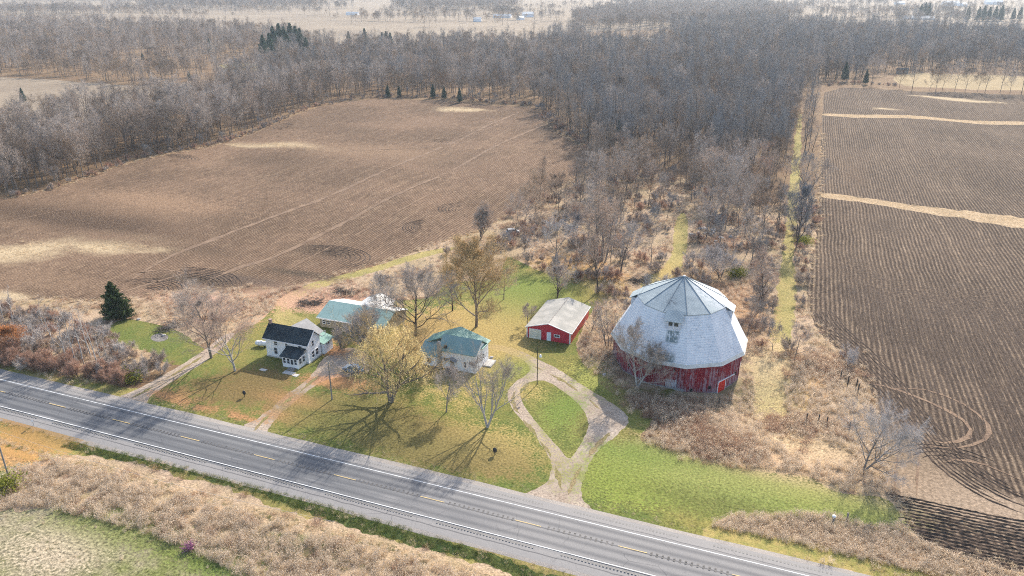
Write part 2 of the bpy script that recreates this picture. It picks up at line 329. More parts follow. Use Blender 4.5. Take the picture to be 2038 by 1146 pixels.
# ------------------------------------------------------------------ ground regions (first match wins)
U0, U1 = -760, 760
def rect(y0, y1, x0=U0, x1=U1): return [(x0, y0), (x1, y0), (x1, y1), (x0, y1)]
island = PP([(1036, 770), (1060, 757), (1090, 757), (1130, 785), (1163, 815), (1172, 845), (1165, 870), (1145, 900), (1133, 916), (1115, 895), (1080, 855), (1045, 812), (1035, 788)])
REG = [
 ('road', 'asphalt', rect(78.3, 90.6), 0),
 ('gravel_shoulder', 'shoulder', rect(77.6, 91.5), .18),
 ('lawn', 'lawn', island, .12),
 ('gravel_drive', 'gravel', PP([(985, 1020), (1020, 992), (1080, 968), (1098, 945), (1095, 905), (1060, 860), (1020, 815), (1008, 790), (1018, 765), (1045, 748), (1058, 735), (1040, 714), (1000, 699), (972, 693), (975, 683), (1030, 694), (1070, 715), (1110, 733), (1155, 763), (1200, 792), (1238, 815), (1255, 835), (1240, 857), (1200, 885), (1175, 915), (1160, 950), (1155, 985), (1165, 1003), (1215, 1040), (1100, 1100)]), .2),
 ('gravel_drive', 'gravel', PP([(478, 848), (510, 835), (540, 812), (560, 793), (590, 772), (618, 750), (640, 715), (665, 697), (700, 690), (740, 705), (745, 735), (700, 750), (660, 752), (628, 765), (580, 805), (545, 835), (528, 870), (500, 900)]), .25),
 ('gravel_drive', 'gravel', PP([(232, 790), (262, 780), (300, 760), (360, 727), (408, 696), (440, 668), (470, 660), (460, 675), (420, 712), (370, 743), (318, 775), (290, 797), (290, 830)]), .15),
 ('burn_pit', 'ashes', PP([(300, 668), (318, 662), (336, 667), (334, 676), (314, 681), (300, 676)]), .1),
 ('grass_track', 'track', PP([(540, 640), (548, 600), (570, 585), (620, 562), (690, 545), (760, 525), (830, 503), (905, 490), (905, 497), (835, 514), (760, 537), (700, 555), (640, 572), (592, 600), (575, 620), (600, 632), (640, 650), (560, 700)]), .3),
 ('grass_track', 'track', PP([(1290, 600), (1270, 560), (1290, 550), (1320, 535), (1335, 510), (1342, 470), (1345, 435), (1358, 420), (1370, 435), (1368, 470), (1365, 510), (1350, 545), (1320, 570)]), .35),
 ('grass_track', 'track', PP([(1530, 700), (1535, 640), (1548, 580), (1556, 520), (1563, 440), (1572, 360), (1580, 290), (1588, 225), (1596, 225), (1594, 290), (1592, 360), (1585, 440), (1580, 520), (1585, 580), (1580, 640), (1570, 700)]), .5),
 ('dry_grass_strip', 'straw', PP([(1633, 383), (1700, 390), (1850, 411), (2140, 450), (2140, 472), (1900, 433), (1760, 409), (1660, 396), (1634, 393)]), 1.5),
 ('dry_grass_strip', 'straw', PP([(1636, 225), (1700, 228), (1900, 237), (2140, 248), (2140, 253), (1900, 242), (1760, 235), (1636, 231)]), 1.5),
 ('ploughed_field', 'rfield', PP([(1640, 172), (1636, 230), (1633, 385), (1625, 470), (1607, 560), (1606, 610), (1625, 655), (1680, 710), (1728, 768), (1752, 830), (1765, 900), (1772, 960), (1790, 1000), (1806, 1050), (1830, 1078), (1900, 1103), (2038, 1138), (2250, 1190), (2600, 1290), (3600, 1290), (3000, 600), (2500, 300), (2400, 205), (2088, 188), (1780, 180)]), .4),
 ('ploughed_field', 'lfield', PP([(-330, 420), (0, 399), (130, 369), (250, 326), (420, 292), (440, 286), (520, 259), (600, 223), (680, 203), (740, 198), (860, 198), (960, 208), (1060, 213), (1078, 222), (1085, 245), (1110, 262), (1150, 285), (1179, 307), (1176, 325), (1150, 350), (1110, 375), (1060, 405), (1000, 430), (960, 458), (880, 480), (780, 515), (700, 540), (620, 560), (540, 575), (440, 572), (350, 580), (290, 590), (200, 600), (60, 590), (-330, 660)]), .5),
 ('lawn', 'lawn', PP([(200, 665), (240, 632), (290, 640), (350, 655), (400, 688), (410, 700), (350, 735), (300, 700), (250, 690)]), .5),
 ('lawn', 'lawn', PP([(280, 840), (290, 797), (370, 743), (430, 705), (470, 660), (520, 640), (545, 610), (600, 600), (640, 590), (800, 600), (870, 590), (880, 560), (990, 560), (1000, 530), (1010, 508), (1035, 520), (1080, 543), (1130, 560), (1182, 575), (1192, 600), (1165, 640), (1145, 690), (1165, 735), (1200, 770), (1240, 795), (1290, 790), (1340, 770), (1345, 780), (1320, 810), (1300, 835), (1270, 870), (1285, 886), (1330, 900), (1400, 920), (1480, 935), (1560, 942), (1610, 946), (1650, 975), (1700, 985), (1770, 990), (1800, 1040), (1740, 1047), (1640, 1020), (1560, 1020), (1460, 1022), (1420, 1040), (1398, 1055), (1398, 1090), (1100, 1080)]), .3),
 ('verge_grass', 'verge', rect(91.0, 95.0, -400, 60), .5),
 ('ditch_grass', 'ditch', PP([(118, 884), (150, 878), (400, 935), (700, 1016), (1110, 1146), (1500, 1290), (1300, 1290), (1060, 1146), (700, 1052), (520, 985), (300, 925), (150, 898)]), .4),
 ('dry_weeds_ground', 'dry', PP([(-200, 1050), (0, 955), (60, 925), (150, 898), (300, 925), (700, 1052), (1060, 1146), (1300, 1290), (700, 1290), (480, 1150), (430, 1120), (330, 1075), (200, 1035), (100, 1012), (0, 1010), (-200, 1090)]), .5),
 ('verge_grass', 'verge', rect(70.5, 78.0, -400, 200), .5),
 ('rough_grass', 'rough', rect(10, 71, -260, 120), .5),
 ('dry_weeds_ground', 'dry', PP([(-100, 580), (60, 592), (200, 602), (290, 592), (350, 582), (440, 574), (540, 577), (620, 562), (700, 542), (780, 517), (880, 482), (960, 460), (1000, 432), (1060, 407), (1110, 377), (1150, 352), (1176, 330), (1260, 330), (1420, 370), (1560, 400), (1633, 385), (1625, 470), (1607, 600), (1625, 655), (1725, 768), (1772, 960), (1830, 1078), (1900, 1103), (2250, 1195), (2250, 1260), (1500, 1140), (1200, 1030), (1400, 920), (1150, 690), (1000, 560), (700, 620), (480, 640), (200, 790), (-100, 745)]), .6),
 ('clearing', 'straw', PP([(1255, 136), (1280, 134), (1310, 138), (1300, 144), (1262, 143)]), 1),
 ('meadow', 'track', PP([(430, 127), (500, 125), (545, 132), (540, 142), (480, 143), (440, 138)]), 1),
 ('stubble_field', 'far', PP([(-400, 148), (0, 152), (150, 162), (250, 172), (400, 163), (450, 190), (400, 208), (200, 240), (0, 270), (-400, 310)]), 1),
 ('dry_meadow', 'tan', PP([(1778, 146), (1900, 148), (2140, 150), (2140, 186), (2038, 180), (1900, 176), (1780, 172)]), 1),
 ('open_fields', 'far', PP([(-900, 38), (0, 41), (230, 50), (400, 56), (540, 68), (640, 88), (720, 96), (880, 83), (1000, 87), (1100, 79), (1160, 62), (1340, 58), (1500, 48), (1650, 54), (1800, 60), (2038, 72), (2900, 90), (2900, -28), (-900, -28)]), 3),
 ('stubble_field', 'far', PP([(1168, 77), (1240, 73), (1318, 76), (1318, 88), (1240, 92), (1170, 88)]), 2),
]
BLOB = []   # (x, y, rx, ry, colour, weight) : places where the ground itself has another colour
def blob(px, py, rx, ry, col, w=1.0):
    x, y = P(px, py); BLOB.append((x, y, rx, ry, col, w))
ORG = (.38, .185, .09); BRN = (.15, .10, .042); GOLD = (.33, .245, .09); GRN = (.125, .175, .035); DGR = (.06, .08, .025); STR = (.45, .34, .2)
for q in [(600, 800, 7, 1.8, ORG, .8), (575, 830, 5, 1.5, ORG, .7), (640, 760, 5, 1.8, ORG, .6), (700, 760, 6, 2.5, ORG, .8), (665, 700, 7, 1.5, ORG, .6), (350, 790, 3, 1.2, ORG, .7), (400, 812, 8, .9, ORG, .7), (470, 828, 8, .8, ORG, .6), (320, 782, 3, 1.5, ORG, .5),
          (440, 780, 14, 5, BRN, .7), (520, 750, 8, 5, BRN, .8), (640, 690, 5, 6, ORG, .5), (480, 640, 12, 8, ORG, .3), (440, 690, 6, 5, ORG, .25),
          (760, 830, 12, 5, BRN, .6), (900, 900, 16, 5, BRN, .7), (820, 880, 12, 4, (.13, .12, .04), .7), (980, 880, 9, 6, GOLD, .6), (700, 820, 9, 5, (.11, .12, .035), .8), (620, 830, 5, 4, (.10, .125, .03), .8),
          (900, 780, 10, 6, GOLD, .5), (960, 680, 10, 12, GOLD, .8), (900, 650, 14, 12, (.38, .25, .10), .8), (1010, 640, 8, 14, GOLD, .7), (850, 700, 12, 8, (.33, .2, .09), .7),
          (1050, 590, 9, 14, GRN, 1), (1150, 570, 10, 8, GRN, .8), (1020, 730, 5, 4, GRN, .7), (1120, 820, 4, 6, GRN, .9), (1060, 780, 3, 3, GOLD, .6),
          (1285, 905, 5, 4, GRN, .8), (1300, 800, 9, 4, (.12, .13, .03), .9), (1230, 960, 8, 6, (.17, .21, .04), .8), (1400, 1000, 9, 2.5, (.12, .13, .035), 1), (1560, 1000, 12, 2, GRN, .9), (1350, 920, 14, 2.5, GRN, .8), (1480, 970, 16, 3, (.27, .26, .085), .8), (1650, 1000, 10, 3, (.22, .23, .06), .7),
          (1180, 740, 5, 6, (.27, .27, .07), .8), (1200, 680, 3, 6, ORG, .4),
          (60, 850, 10, 3.5, (.33, .18, .06), .8), (20, 900, 10, 4, (.36, .19, .07), .85), (110, 870, 5, 2, (.3, .2, .07), .6),
          (600, 1090, 10, 2.5, DGR, .8), (250, 1050, 14, 3.5, (.12, .14, .035), 1), (450, 1130, 6, 2, (.10, .14, .03), .9), (100, 1100, 9, 4, (.36, .29, .2), .7),
          (1330, 540, 3, 8, GOLD, .8), (1200, 560, 8, 12, (.36, .19, .08), .7), (1120, 520, 10, 10, (.38, .22, .09), .7), (1440, 480, 9, 9, (.28, .15, .09), .7), (1440, 580, 10, 10, (.27, .15, .08), .8), (1500, 640, 5, 10, (.36, .2, .1), .7),
          (1560, 780, 6, 12, (.42, .34, .14), .7), (1480, 900, 14, 5, (.45, .28, .17), .8), (1620, 760, 4, 12, (.34, .17, .09), .6), (1540, 720, 5, 10, STR, .8), (1600, 900, 8, 6, STR, .7), (1350, 800, 6, 4, DGR, .6),
          (1440, 770, 4, 3, (.11, .1, .05), .8), (1270, 800, 3, 2.5, (.3, .2, .11), .9),
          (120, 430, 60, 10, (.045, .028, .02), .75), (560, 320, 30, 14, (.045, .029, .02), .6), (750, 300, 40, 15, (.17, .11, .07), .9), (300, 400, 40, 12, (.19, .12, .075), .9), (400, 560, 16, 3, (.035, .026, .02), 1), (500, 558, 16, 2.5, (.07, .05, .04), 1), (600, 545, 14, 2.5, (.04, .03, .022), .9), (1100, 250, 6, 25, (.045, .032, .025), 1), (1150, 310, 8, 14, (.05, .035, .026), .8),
          (100, 560, 30, 8, (.17, .11, .07), .6), (650, 500, 12, 5, (.05, .033, .023), 1), (1820, 900, 7, 10, (.17, .125, .085), .8), (1860, 980, 9, 5, (.26, .19, .13), 1), (1960, 1010, 10, 4, (.28, .21, .15), 1), (1900, 600, 30, 20, (.045, .032, .026), .6), (1700, 350, 6, 30, (.10, .066, .045), .6),
          (1750, 450, 8, 12, (.045, .032, .025), .7), (350, 640, 5, 5, ORG, .3), (400, 600, 14, 5, (.45, .27, .19), .7), (550, 590, 10, 4, (.42, .25, .16), .6), (700, 590, 12, 6, (.42, .24, .17), .8), (620, 610, 8, 4, (.42, .24, .17), .7)]:
    blob(*q)
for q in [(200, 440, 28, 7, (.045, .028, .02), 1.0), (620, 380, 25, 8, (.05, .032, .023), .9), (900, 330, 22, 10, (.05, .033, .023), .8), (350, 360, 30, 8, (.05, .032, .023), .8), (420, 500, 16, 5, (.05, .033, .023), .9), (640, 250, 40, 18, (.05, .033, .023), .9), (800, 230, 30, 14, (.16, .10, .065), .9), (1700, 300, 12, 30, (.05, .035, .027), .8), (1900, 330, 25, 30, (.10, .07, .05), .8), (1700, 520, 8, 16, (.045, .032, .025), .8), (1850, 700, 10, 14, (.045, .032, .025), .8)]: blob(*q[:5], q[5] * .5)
PATCH = [(-60, 505, 16, 3), (30, 500, 14, 3), (110, 491, 13, 2.6), (200, 492, 10, 3), (262, 490, 11, 2.8), (500, 289, 13, 3), (575, 289, 14, 2.6), (925, 216, 18, 3), (905, 220, 12, 2.5), (1765, 217, 16, 3), (1870, 194, 18, 4), (1935, 202, 20, 4), (20, 590, 6, 2)]
for px, py, rx, ry in PATCH: blob(px, py, rx, ry, (.40, .31, .19), 1.3)

def dist_cam(x, y): return np.hypot(x, y)
def densify(poly, jit, rng):
    out = []; n = len(poly)
    for i in range(n):
        a = np.array(poly[i]); b = np.array(poly[(i + 1) % n]); L = np.hypot(*(b - a)); k = 0.0
        out.append(tuple(a)); d = b - a; nrm = np.array([-d[1], d[0]]) / max(L, 1e-6)
        if jit == 0: continue
        step = max(.6, .007 * min(dist_cam(*a), dist_cam(*b)), jit * .9)
        m = int(L / step)
        if m > 400: m = 400
        w = 0
        for j in range(1, m):
            w = w * .6 + rng.normal(0, 1) * jit * .55
            out.append(tuple(a + d * j / m + nrm * w))
    return out
def smooth_poly(poly, it=2):
    for _ in range(it):
        q = []
        for i in range(len(poly)):
            a, b = poly[i], poly[(i + 1) % len(poly)]
            q += [(a[0] * .75 + b[0] * .25, a[1] * .75 + b[1] * .25), (a[0] * .25 + b[0] * .75, a[1] * .25 + b[1] * .75)]
        poly = q
    return poly
def build_ground():
    rng = np.random.default_rng(3)
    polys = []
    for name, mat, poly, jit in REG:
        if len(poly) > 4: poly = smooth_poly(poly, 1 if len(poly) > 9 else 2)
        polys.append(densify(poly, jit, rng))
    pts = []; edges = []
    for p in polys:
        k = len(pts); pts += p; edges += [(k + i, k + (i + 1) % len(p)) for i in range(len(p))]
    B = 6000.0
    k = len(pts); pts += [(-B, -B), (B, -B), (B, B), (-B, B)]; edges += [(k, k + 1), (k + 1, k + 2), (k + 2, k + 3), (k + 3, k)]
    def grid(step, x0, x1, y0, y1, cond):
        X, Y = np.meshgrid(np.arange(x0, x1, step), np.arange(y0, y1, step))
        X = (X + rng.uniform(-.3, .3, X.shape) * step).ravel(); Y = (Y + rng.uniform(-.3, .3, Y.shape) * step).ravel()
        m = cond(X, Y); return list(zip(X[m].tolist(), Y[m].tolist()))
    def view(X, Y, mg):
        a, b, D = topix(X, Y); return (D > 5) & (a > -mg) & (a < 2038 + mg) & (b < 1146 + mg) & (Y > 30)
    pts += grid(2.6, -260, 140, 40, 260, lambda X, Y: view(X, Y, 250) & (np.hypot(X, Y) < 235) & ((Y > 91) | (Y < 78)))
    pts += grid(8, -600, 420, 100, 640, lambda X, Y: view(X, Y, 300) & (np.hypot(X, Y) >= 235) & (np.hypot(X, Y) < 600))
    pts += grid(60, -3000, 2500, -300, 3600, lambda X, Y: (np.hypot(X, Y) >= 600))
    pts += grid(700, -5900, 5900, -5900, 5900, lambda X, Y: (np.hypot(X, Y) >= 3600))
    r = delaunay_2d_cdt([Vector(p) for p in pts], edges, [], 0, 1e-4)
    V = np.array([(v.x, v.y) for v in r[0]]); F = np.array([f for f in r[2] if len(f) == 3])
    cen = V[F].mean(1); reg = np.full(len(F), -1)
    for i in range(len(polys) - 1, -1, -1): reg[inpoly(cen[:, 0], cen[:, 1], polys[i])] = i
    Z = gz(V[:, 0], V[:, 1]); V3 = np.column_stack([V, Z])
    A = np.zeros((len(V), 4))
    for (x, y, rx, ry, col, w) in BLOB:
        d = ((V[:, 0] - x) / rx) ** 2 + ((V[:, 1] - y) / ry) ** 2; k = np.exp(-d * .9) * w
        A[:, :3] += k[:, None] * np.array(col); A[:, 3] += k
    A[:, :3] /= np.maximum(A[:, 3:], 1e-4); A[:, 3] = np.clip(A[:, 3], 0, 1)
    out = {}
    for i in list(range(len(polys))) + [-1]:
        fm = F[reg == i]
        if not len(fm): continue
        name, mat = (REG[i][0], REG[i][1]) if i >= 0 else ('ground', 'ground')
        used, inv = np.unique(fm, return_inverse=True)
        tri = inv.reshape(fm.shape)
        a, b, c = (V[used[tri[:, k]]] for k in range(3))
        fl = ((b[:, 0] - a[:, 0]) * (c[:, 1] - a[:, 1]) - (b[:, 1] - a[:, 1]) * (c[:, 0] - a[:, 0])) < 0
        tri[fl] = tri[fl][:, ::-1]
        me = np_mesh(name, V3[used], tri, [M[mat]])
        at = me.attributes.new('blob', 'FLOAT_COLOR', 'POINT'); at.data.foreach_set('color', A[used].astype(np.float32).ravel())
        o = link(name, me); tag(o, kind='structure')
    return polys
POLYS = build_ground()
import time as _t; T0 = _t.time(); print('ground done')

# road markings: thin sheets just above the asphalt
mb = MB()
for y0 in (88.32, 81.02):
    x = -400
    while x < 400:
        mb.slab([(x, y0 - .07, .012), (x + 8, y0 - .07, .012), (x + 8, y0 + .07, .012), (x, y0 + .07, .012)], .007); x += 8.0
tag(mb.build('edge_line_marking', M['white_paint']), kind='structure')
mb = MB(); x = -125.8 - 15.72 * 12
while x < 300: mb.slab([(x, 84.93, .012), (x + 4.1, 84.93, .012), (x + 4.1, 85.09, .012), (x, 85.09, .012)], .007); x += 15.72
tag(mb.build('centre_line_marking', M['yellow_paint']), kind='structure')
mb = MB(); x = -300; rr = random.Random(2)
dash0 = -125.8
while x < 200:
    ph = (x - dash0) % 15.72
    if ph > 4.3 and ph < 15.4:
        for yy in (84.68, 85.1): mb.slab([(x, yy, .009), (x + .3, yy, .009), (x + .3, yy + .3, .009), (x, yy + .3, .009)], .004)
    x += .8
tag(mb.build('centre_rumble_strip', M['groove']), kind='structure')
for base, per, ln, yy in ((-127.3, 20.7, 16.2, 89.68), (-119.4, 19.3, 15.6, 80.28)):
    mb = MB()
    for k in range(-8, 14):
        x = base + per * k
        for j in range(int(ln / .5)): mb.slab([(x + j * .5, yy, .009), (x + j * .5 + .25, yy, .009), (x + j * .5 + .25, yy + .38, .009), (x + j * .5, yy + .38, .009)], .004)
    tag(mb.build('shoulder_rumble_strip', M['groove_pale']), kind='structure')

# wheel tracks and turned ridges on the fields
def catmull(pts, step):
    out = []; n = len(pts)
    for i in range(n - 1):
        p0 = pts[max(i - 1, 0)]; p1 = pts[i]; p2 = pts[i + 1]; p3 = pts[min(i + 2, n - 1)]
        L = math.hypot(p2[0] - p1[0], p2[1] - p1[1]); m = max(2, int(L / step))
        for j in range(m):
            t = j / m
            out.append(tuple(.5 * (2 * p1[k] + (p2[k] - p0[k]) * t + (2 * p0[k] - 5 * p1[k] + 4 * p2[k] - p3[k]) * t * t + (3 * p1[k] - p0[k] - 3 * p2[k] + p3[k]) * t ** 3) for k in (0, 1)))
    out.append(pts[-1]); return out
def strip(mb, path, w, off, hgt=0.0, rng=RND, ragged=.5):
    """a ribbon (or low ridge when hgt > 0) along a path that follows the terrain"""
    n = len(path); vs = []; fs = []
    for i, (x, y) in enumerate(path):
        a = path[max(i - 1, 0)]; b = path[min(i + 1, n - 1)]; dx, dy = b[0] - a[0], b[1] - a[1]; L = math.hypot(dx, dy) or 1
        nx, ny = -dy / L, dx / L; ww = w * (1 + rng.uniform(-ragged, ragged)); sh = rng.uniform(-.15, .15) * w
        cs = (-.5, 0, .5) if hgt else (-.5, .5)
        taper = min(1, i / 3, (n - 1 - i) / 3)
        for c in cs:
            px, py = x + nx * (ww * c * taper + sh), y + ny * (ww * c * taper + sh)
            h = hgt * (1 + rng.uniform(-.5, .5)) * taper if c == 0 and hgt else 0
            vs.append((px, py, g1(px, py) + (off if not hgt else -.03) + h))
    k = 3 if hgt else 2
    for i in range(n - 1):
        for j in range(k - 1): fs.append((i * k + j, i * k + j + 1, i * k + k + j + 1, i * k + k + j))
    mb.add(vs, fs)
M['wheel'] = ground_mat('packed_pale_soil', (.235, .16, .105), (.15, .10, .068), (.07, .045, .033), big=.3, mid=1.1, fine=3, contrast=.5, use_blob=False)
M['ploughline'] = ground_mat('ridge_soil', (.052, .037, .028), (.085, .06, .044), (.30, .22, .145), big=.4, mid=1.5, fine=4, contrast=.6, bd=.12, use_blob=False)
mb = MB()
for pts, w in [([(255, 560), (330, 515), (420, 478), (560, 425), (700, 370), (850, 305), (960, 255), (1035, 222)], 1.7), ([(400, 565), (470, 535), (560, 505), (700, 435), (840, 365), (960, 305), (1050, 262), (1095, 245)], 1.5),
               ([(560, 545), (640, 500), (760, 440), (860, 385)], .5), ([(690, 300), (860, 290), (1000, 235)], .6), ([(150, 620), (250, 580), (380, 540)], .9),
               ([(60, 622), (120, 606), (200, 592)], 1.0), ([(870, 275), (940, 268), (1010, 240)], .7), ([(0, 443), (90, 425), (180, 400)], .5),
               ([(230, 565), (270, 545), (330, 537), (385, 548)], .5), ([(240, 560), (280, 555), (320, 562), (335, 580)], .5),
               ([(1695, 760), (1760, 768), (1850, 800), (1920, 838), (1928, 870), (1880, 882), (1830, 872)], .7), ([(1760, 775), (1840, 775), (1920, 805), (1965, 845), (1960, 875), (1900, 893), (1840, 885)], .7),
               ([(1790, 885), (1782, 940), (1780, 990)], .6), ([(1830, 900), (1826, 950), (1822, 990)], .6), ([(1860, 930), (1900, 915), (1960, 925), (2040, 960)], .6)]:
    strip(mb, catmull(PP(pts), 3.2), w, .05)
tag(mb.build('wheel_tracks_in_soil', M['wheel']), kind='stuff')
mb = MB()
for pts in ([(262, 792), (300, 772), (362, 735), (412, 702), (450, 672)], [(505, 858), (528, 832), (568, 800), (605, 773), (636, 745)], [(1118, 975), (1100, 915), (1068, 868), (1028, 815), (1022, 785), (1045, 758)], [(1130, 985), (1150, 940), (1185, 890), (1215, 860)], [(1060, 728), (1110, 752), (1160, 785), (1195, 815)]):
    pth = catmull(PP(pts), .7); seg = [p for i, p in enumerate(pth)]; k0 = 0
    while k0 < len(seg) - 4:
        k1 = min(len(seg), k0 + RND.randint(6, 16)); strip(mb, seg[k0:k1], .75, .015, 0, RND, .6); k0 = k1 + RND.randint(0, 3)
M['mid_grass'] = ground_mat('worn_middle_strip', (.24, .18, .10), (.18, .16, .06), (.33, .2, .11), big=.3, mid=1.2, fine=3, contrast=.7, use_blob=False)
tag(mb.build('grass_along_drive_middle', M['mid_grass']), kind='stuff')
mb = MB()
def rings(cx, cy, r0, r1, n, a0, a1, sx=1.0, ang=0.0, w=.5, h=.11):
    X, Y = P(cx, cy)
    for k in range(n):
        r = r0 + (r1 - r0) * k / max(1, n - 1); p = []
        m = max(6, int(r * abs(a1 - a0) / .7))
        for j in range(m + 1):
            a = a0 + (a1 - a0) * j / m; x, y = r * sx * cos(a), r * sin(a)
            p.append((X + x * cos(ang) - y * sin(ang), Y + x * sin(ang) + y * cos(ang)))
        strip(mb, p, w, 0, h)
rings(650, 510, 2, 9, 8, -.9, 2.6, 1.5); rings(290, 580, 2, 9, 8, .2, 2.9, 1.2); rings(345, 575, 8, 15, 8, .5, 2.2, 1.2); rings(845, 452, 1.5, 7, 7, 1.9, 4.9, 1.0)
rings(940, 420, 4, 10, 7, 2.2, 4.0, 1.2); rings(348, 315, 2, 8, 6, 0, 3.0, 1.4); rings(590, 250, 3, 12, 6, 2.4, 4.8); rings(870, 285, 3, 9, 5, 0, 2.6, 1.3); rings(1120, 285, 5, 18, 9, .2, 2.0, 1.0)
rings(1900, 935, 2, 7, 6, .6, 2.9, 1.3)
# headland ridges running beside the road, lower right
rr = random.Random(5); y = 98.0
while y < 111.3:
    x0 = P(1775, 1000)[0] + (111.3 - y) * .15 + rr.uniform(-1, .6)
    strip(mb, [(x0 + i * .55, y + .12 * sin(i * .2) + rr.uniform(-.05, .05)) for i in range(int((66 - x0) / .55))], .62, 0, .17, rr, .45); y += .78
# curved outer furrows along the west edge of the right field
edge = catmull(PP([(1612, 620), (1632, 655), (1690, 712), (1745, 775), (1800, 850), (1870, 930), (1960, 990), (2060, 1030)]), .9)
for k in range(9):
    strip(mb, [(x + k * .85 * .75, y + k * .85 * .6) for x, y in edge[:-3 * (k % 3) - 1]], .55, 0, .12, rr, .4)
# straight near furrows, east field
for k in range(75):
    x = 5.5 + k * 1.05; y0 = 112 + rr.uniform(0, 3); y1 = 205 + rr.uniform(-4, 4)
    pth = [(x + .15 * sin(q * .12 + k), y0 + q * 1.1) for q in range(int((y1 - y0) / 1.1))]
    pth = [p for p in pth if inpoly(np.array([p[0] - 6.5]), np.array([p[1] - 4]), POLYS[[i for i, r in enumerate(REG) if r[1] == 'rfield'][0]])[0]]
    pth = [p for p in pth if min((p[0] - a) ** 2 + (p[1] - b) ** 2 for a, b in edge[::3]) > 64 and p[1] > 128]
    if len(pth) > 8: strip(mb, pth, .6, 0, .1, rr, .5)
tag(mb.build('ploughed_ridges', M['ploughline']), kind='stuff')
print('tracks done')

# ------------------------------------------------------------------ tree builder
def rot_to(d, ang, az):
    a = d.orthogonal().normalized(); b = d.cross(a)
    return (d * cos(ang) + (a * cos(az) + b * sin(az)) * sin(ang)).normalized()
class Tree:
    def __init__(s, seed): s.r = random.Random(seed); s.lim = [[], []]; s.tw = []; s.tips = []
    def branch(s, p, d, L, r, lv, K, bucket):
        R = s.r; n = K['seg'][lv]; step = L / n; nodes = []
        wob = K['wob'][lv]; up = K['up'][lv]
        for i in range(n):
            d = Vector((d.x + R.gauss(0, wob), d.y + R.gauss(0, wob), d.z + R.gauss(0, wob) + up)).normalized()
            q = p + d * step; r1 = r * (1 - .85 * (i + 1) / n) if lv else r * (1 - K.get('taper0', .75) * (i + 1) / n)
            r0 = r * (1 - .85 * i / n) if lv else r * (1 - K.get('taper0', .75) * i / n)
            s.lim[bucket].append((p, q, r0, r1)); nodes.append((q.copy(), d.copy(), r1)); p = q
        kids = K['kids'][lv]; t0 = K['t0'][lv]; az = R.uniform(0, 6.3)
        if lv + 1 >= len(K['kids']):                     # twigs
            for k in range(kids):
                t = t0 + (1 - t0) * (k + R.random()) / kids; f = t * n; i = min(n - 1, int(f))
                a = nodes[i - 1][0] if i else nodes[0][0] - nodes[0][1] * step
                b, dd, _ = nodes[i]; q = a.lerp(b, f - i)
                td = rot_to(dd, R.uniform(*K['tang']), R.uniform(0, 6.3)); td.z += K.get('tup', .15); td.normalize()
                l = K['tl'] * R.uniform(.55, 1.3); s.tw.append((q, td, l))
                s.tips.append((q + td * l, td))
            s.tips.append((nodes[-1][0], nodes[-1][1])); return
        for k in range(kids):
            t = t0 + (1 - t0) * (k + R.random() * .9) / kids; f = t * n; i = min(n - 1, int(f))
            a = nodes[i - 1][0] if i else nodes[0][0] - nodes[0][1] * step
            b, dd, rr_ = nodes[i]; q = a.lerp(b, f - i); az += 2.4 + R.uniform(-.5, .5)
            ang = R.uniform(*K['ang'][lv]) * (1 - .35 * (t - t0) / (1 - t0 + 1e-6))
            sh = 1 - K['short'][lv] * (t - t0) / (1 - t0 + 1e-6)
            if K.get('round') and lv == 0: sh *= sin(pi * min(1, .25 + .75 * (t - t0) / (1 - t0))) ** .5 + .15
            nl = L * K['ratio'][lv] * sh * R.uniform(.75, 1.2)
            nr = max(.012, min(rr_ * .75, r * K['rr'][lv] * (1.1 - .5 * t)))
            s.branch(q, rot_to(dd, ang, az), nl, nr, lv + 1, K, 1)
def tube_arrays(segs, sides):
    if not segs: return np.zeros((0, 3)), np.zeros((0, 3), int)
    p = np.array([s[0] for s in segs]); q = np.array([s[1] for s in segs]); r0 = np.array([s[2] for s in segs]); r1 = np.array([s[3] for s in segs])
    d = q - p; d /= np.linalg.norm(d, axis=1)[:, None] + 1e-9
    h = np.where(np.abs(d[:, 2:3]) > .9, np.array([[1., 0, 0]]), np.array([[0, 0, 1.]]))
    a = np.cross(d, h); a /= np.linalg.norm(a, axis=1)[:, None]; b = np.cross(d, a)
    V = []
    for k in range(sides):
        c = 2 * pi * k / sides; o = a * cos(c) + b * sin(c); V.append(p + o * r0[:, None]); V.append(q + o * r1[:, None])
    V = np.stack(V, 1); n = len(segs); m = 2 * sides; base = (np.arange(n) * m)[:, None]; F = []
    for k in range(sides):
        k2 = (k + 1) % sides; F.append(np.array([[2 * k, 2 * k2, 2 * k2 + 1]]) + base); F.append(np.array([[2 * k, 2 * k2 + 1, 2 * k + 1]]) + base)
    return V.reshape(-1, 3), np.concatenate(F)
def ribbon_arrays(tw, w, rng, bend=.25, droop=0.0):
    """each twig: a bent two-piece ribbon that tapers to a point (3 triangles)"""
    if not tw: return np.zeros((0, 3)), np.zeros((0, 3), int)
    p = np.array([t[0] for t in tw]); d = np.array([t[1] for t in tw]); L = np.array([t[2] for t in tw])[:, None]
    n = len(tw); s = rng.normal(size=(n, 3)); s -= (s * d).sum(1)[:, None] * d; s /= np.linalg.norm(s, axis=1)[:, None] + 1e-9
    k = rng.normal(size=(n, 3)) * bend; k[:, 2] -= droop
    m = p + d * L * .5 + k * L * .2; e = p + d * L + k * L * .9
    V = np.stack([p - s * w / 2, p + s * w / 2, m - s * w * .35, m + s * w * .35, e], 1)
    b = (np.arange(n) * 5)[:, None]
    F = np.concatenate([np.array([[0, 1, 3]]) + b, np.array([[0, 3, 2]]) + b, np.array([[2, 3, 4]]) + b])
    return V.reshape(-1, 3), F
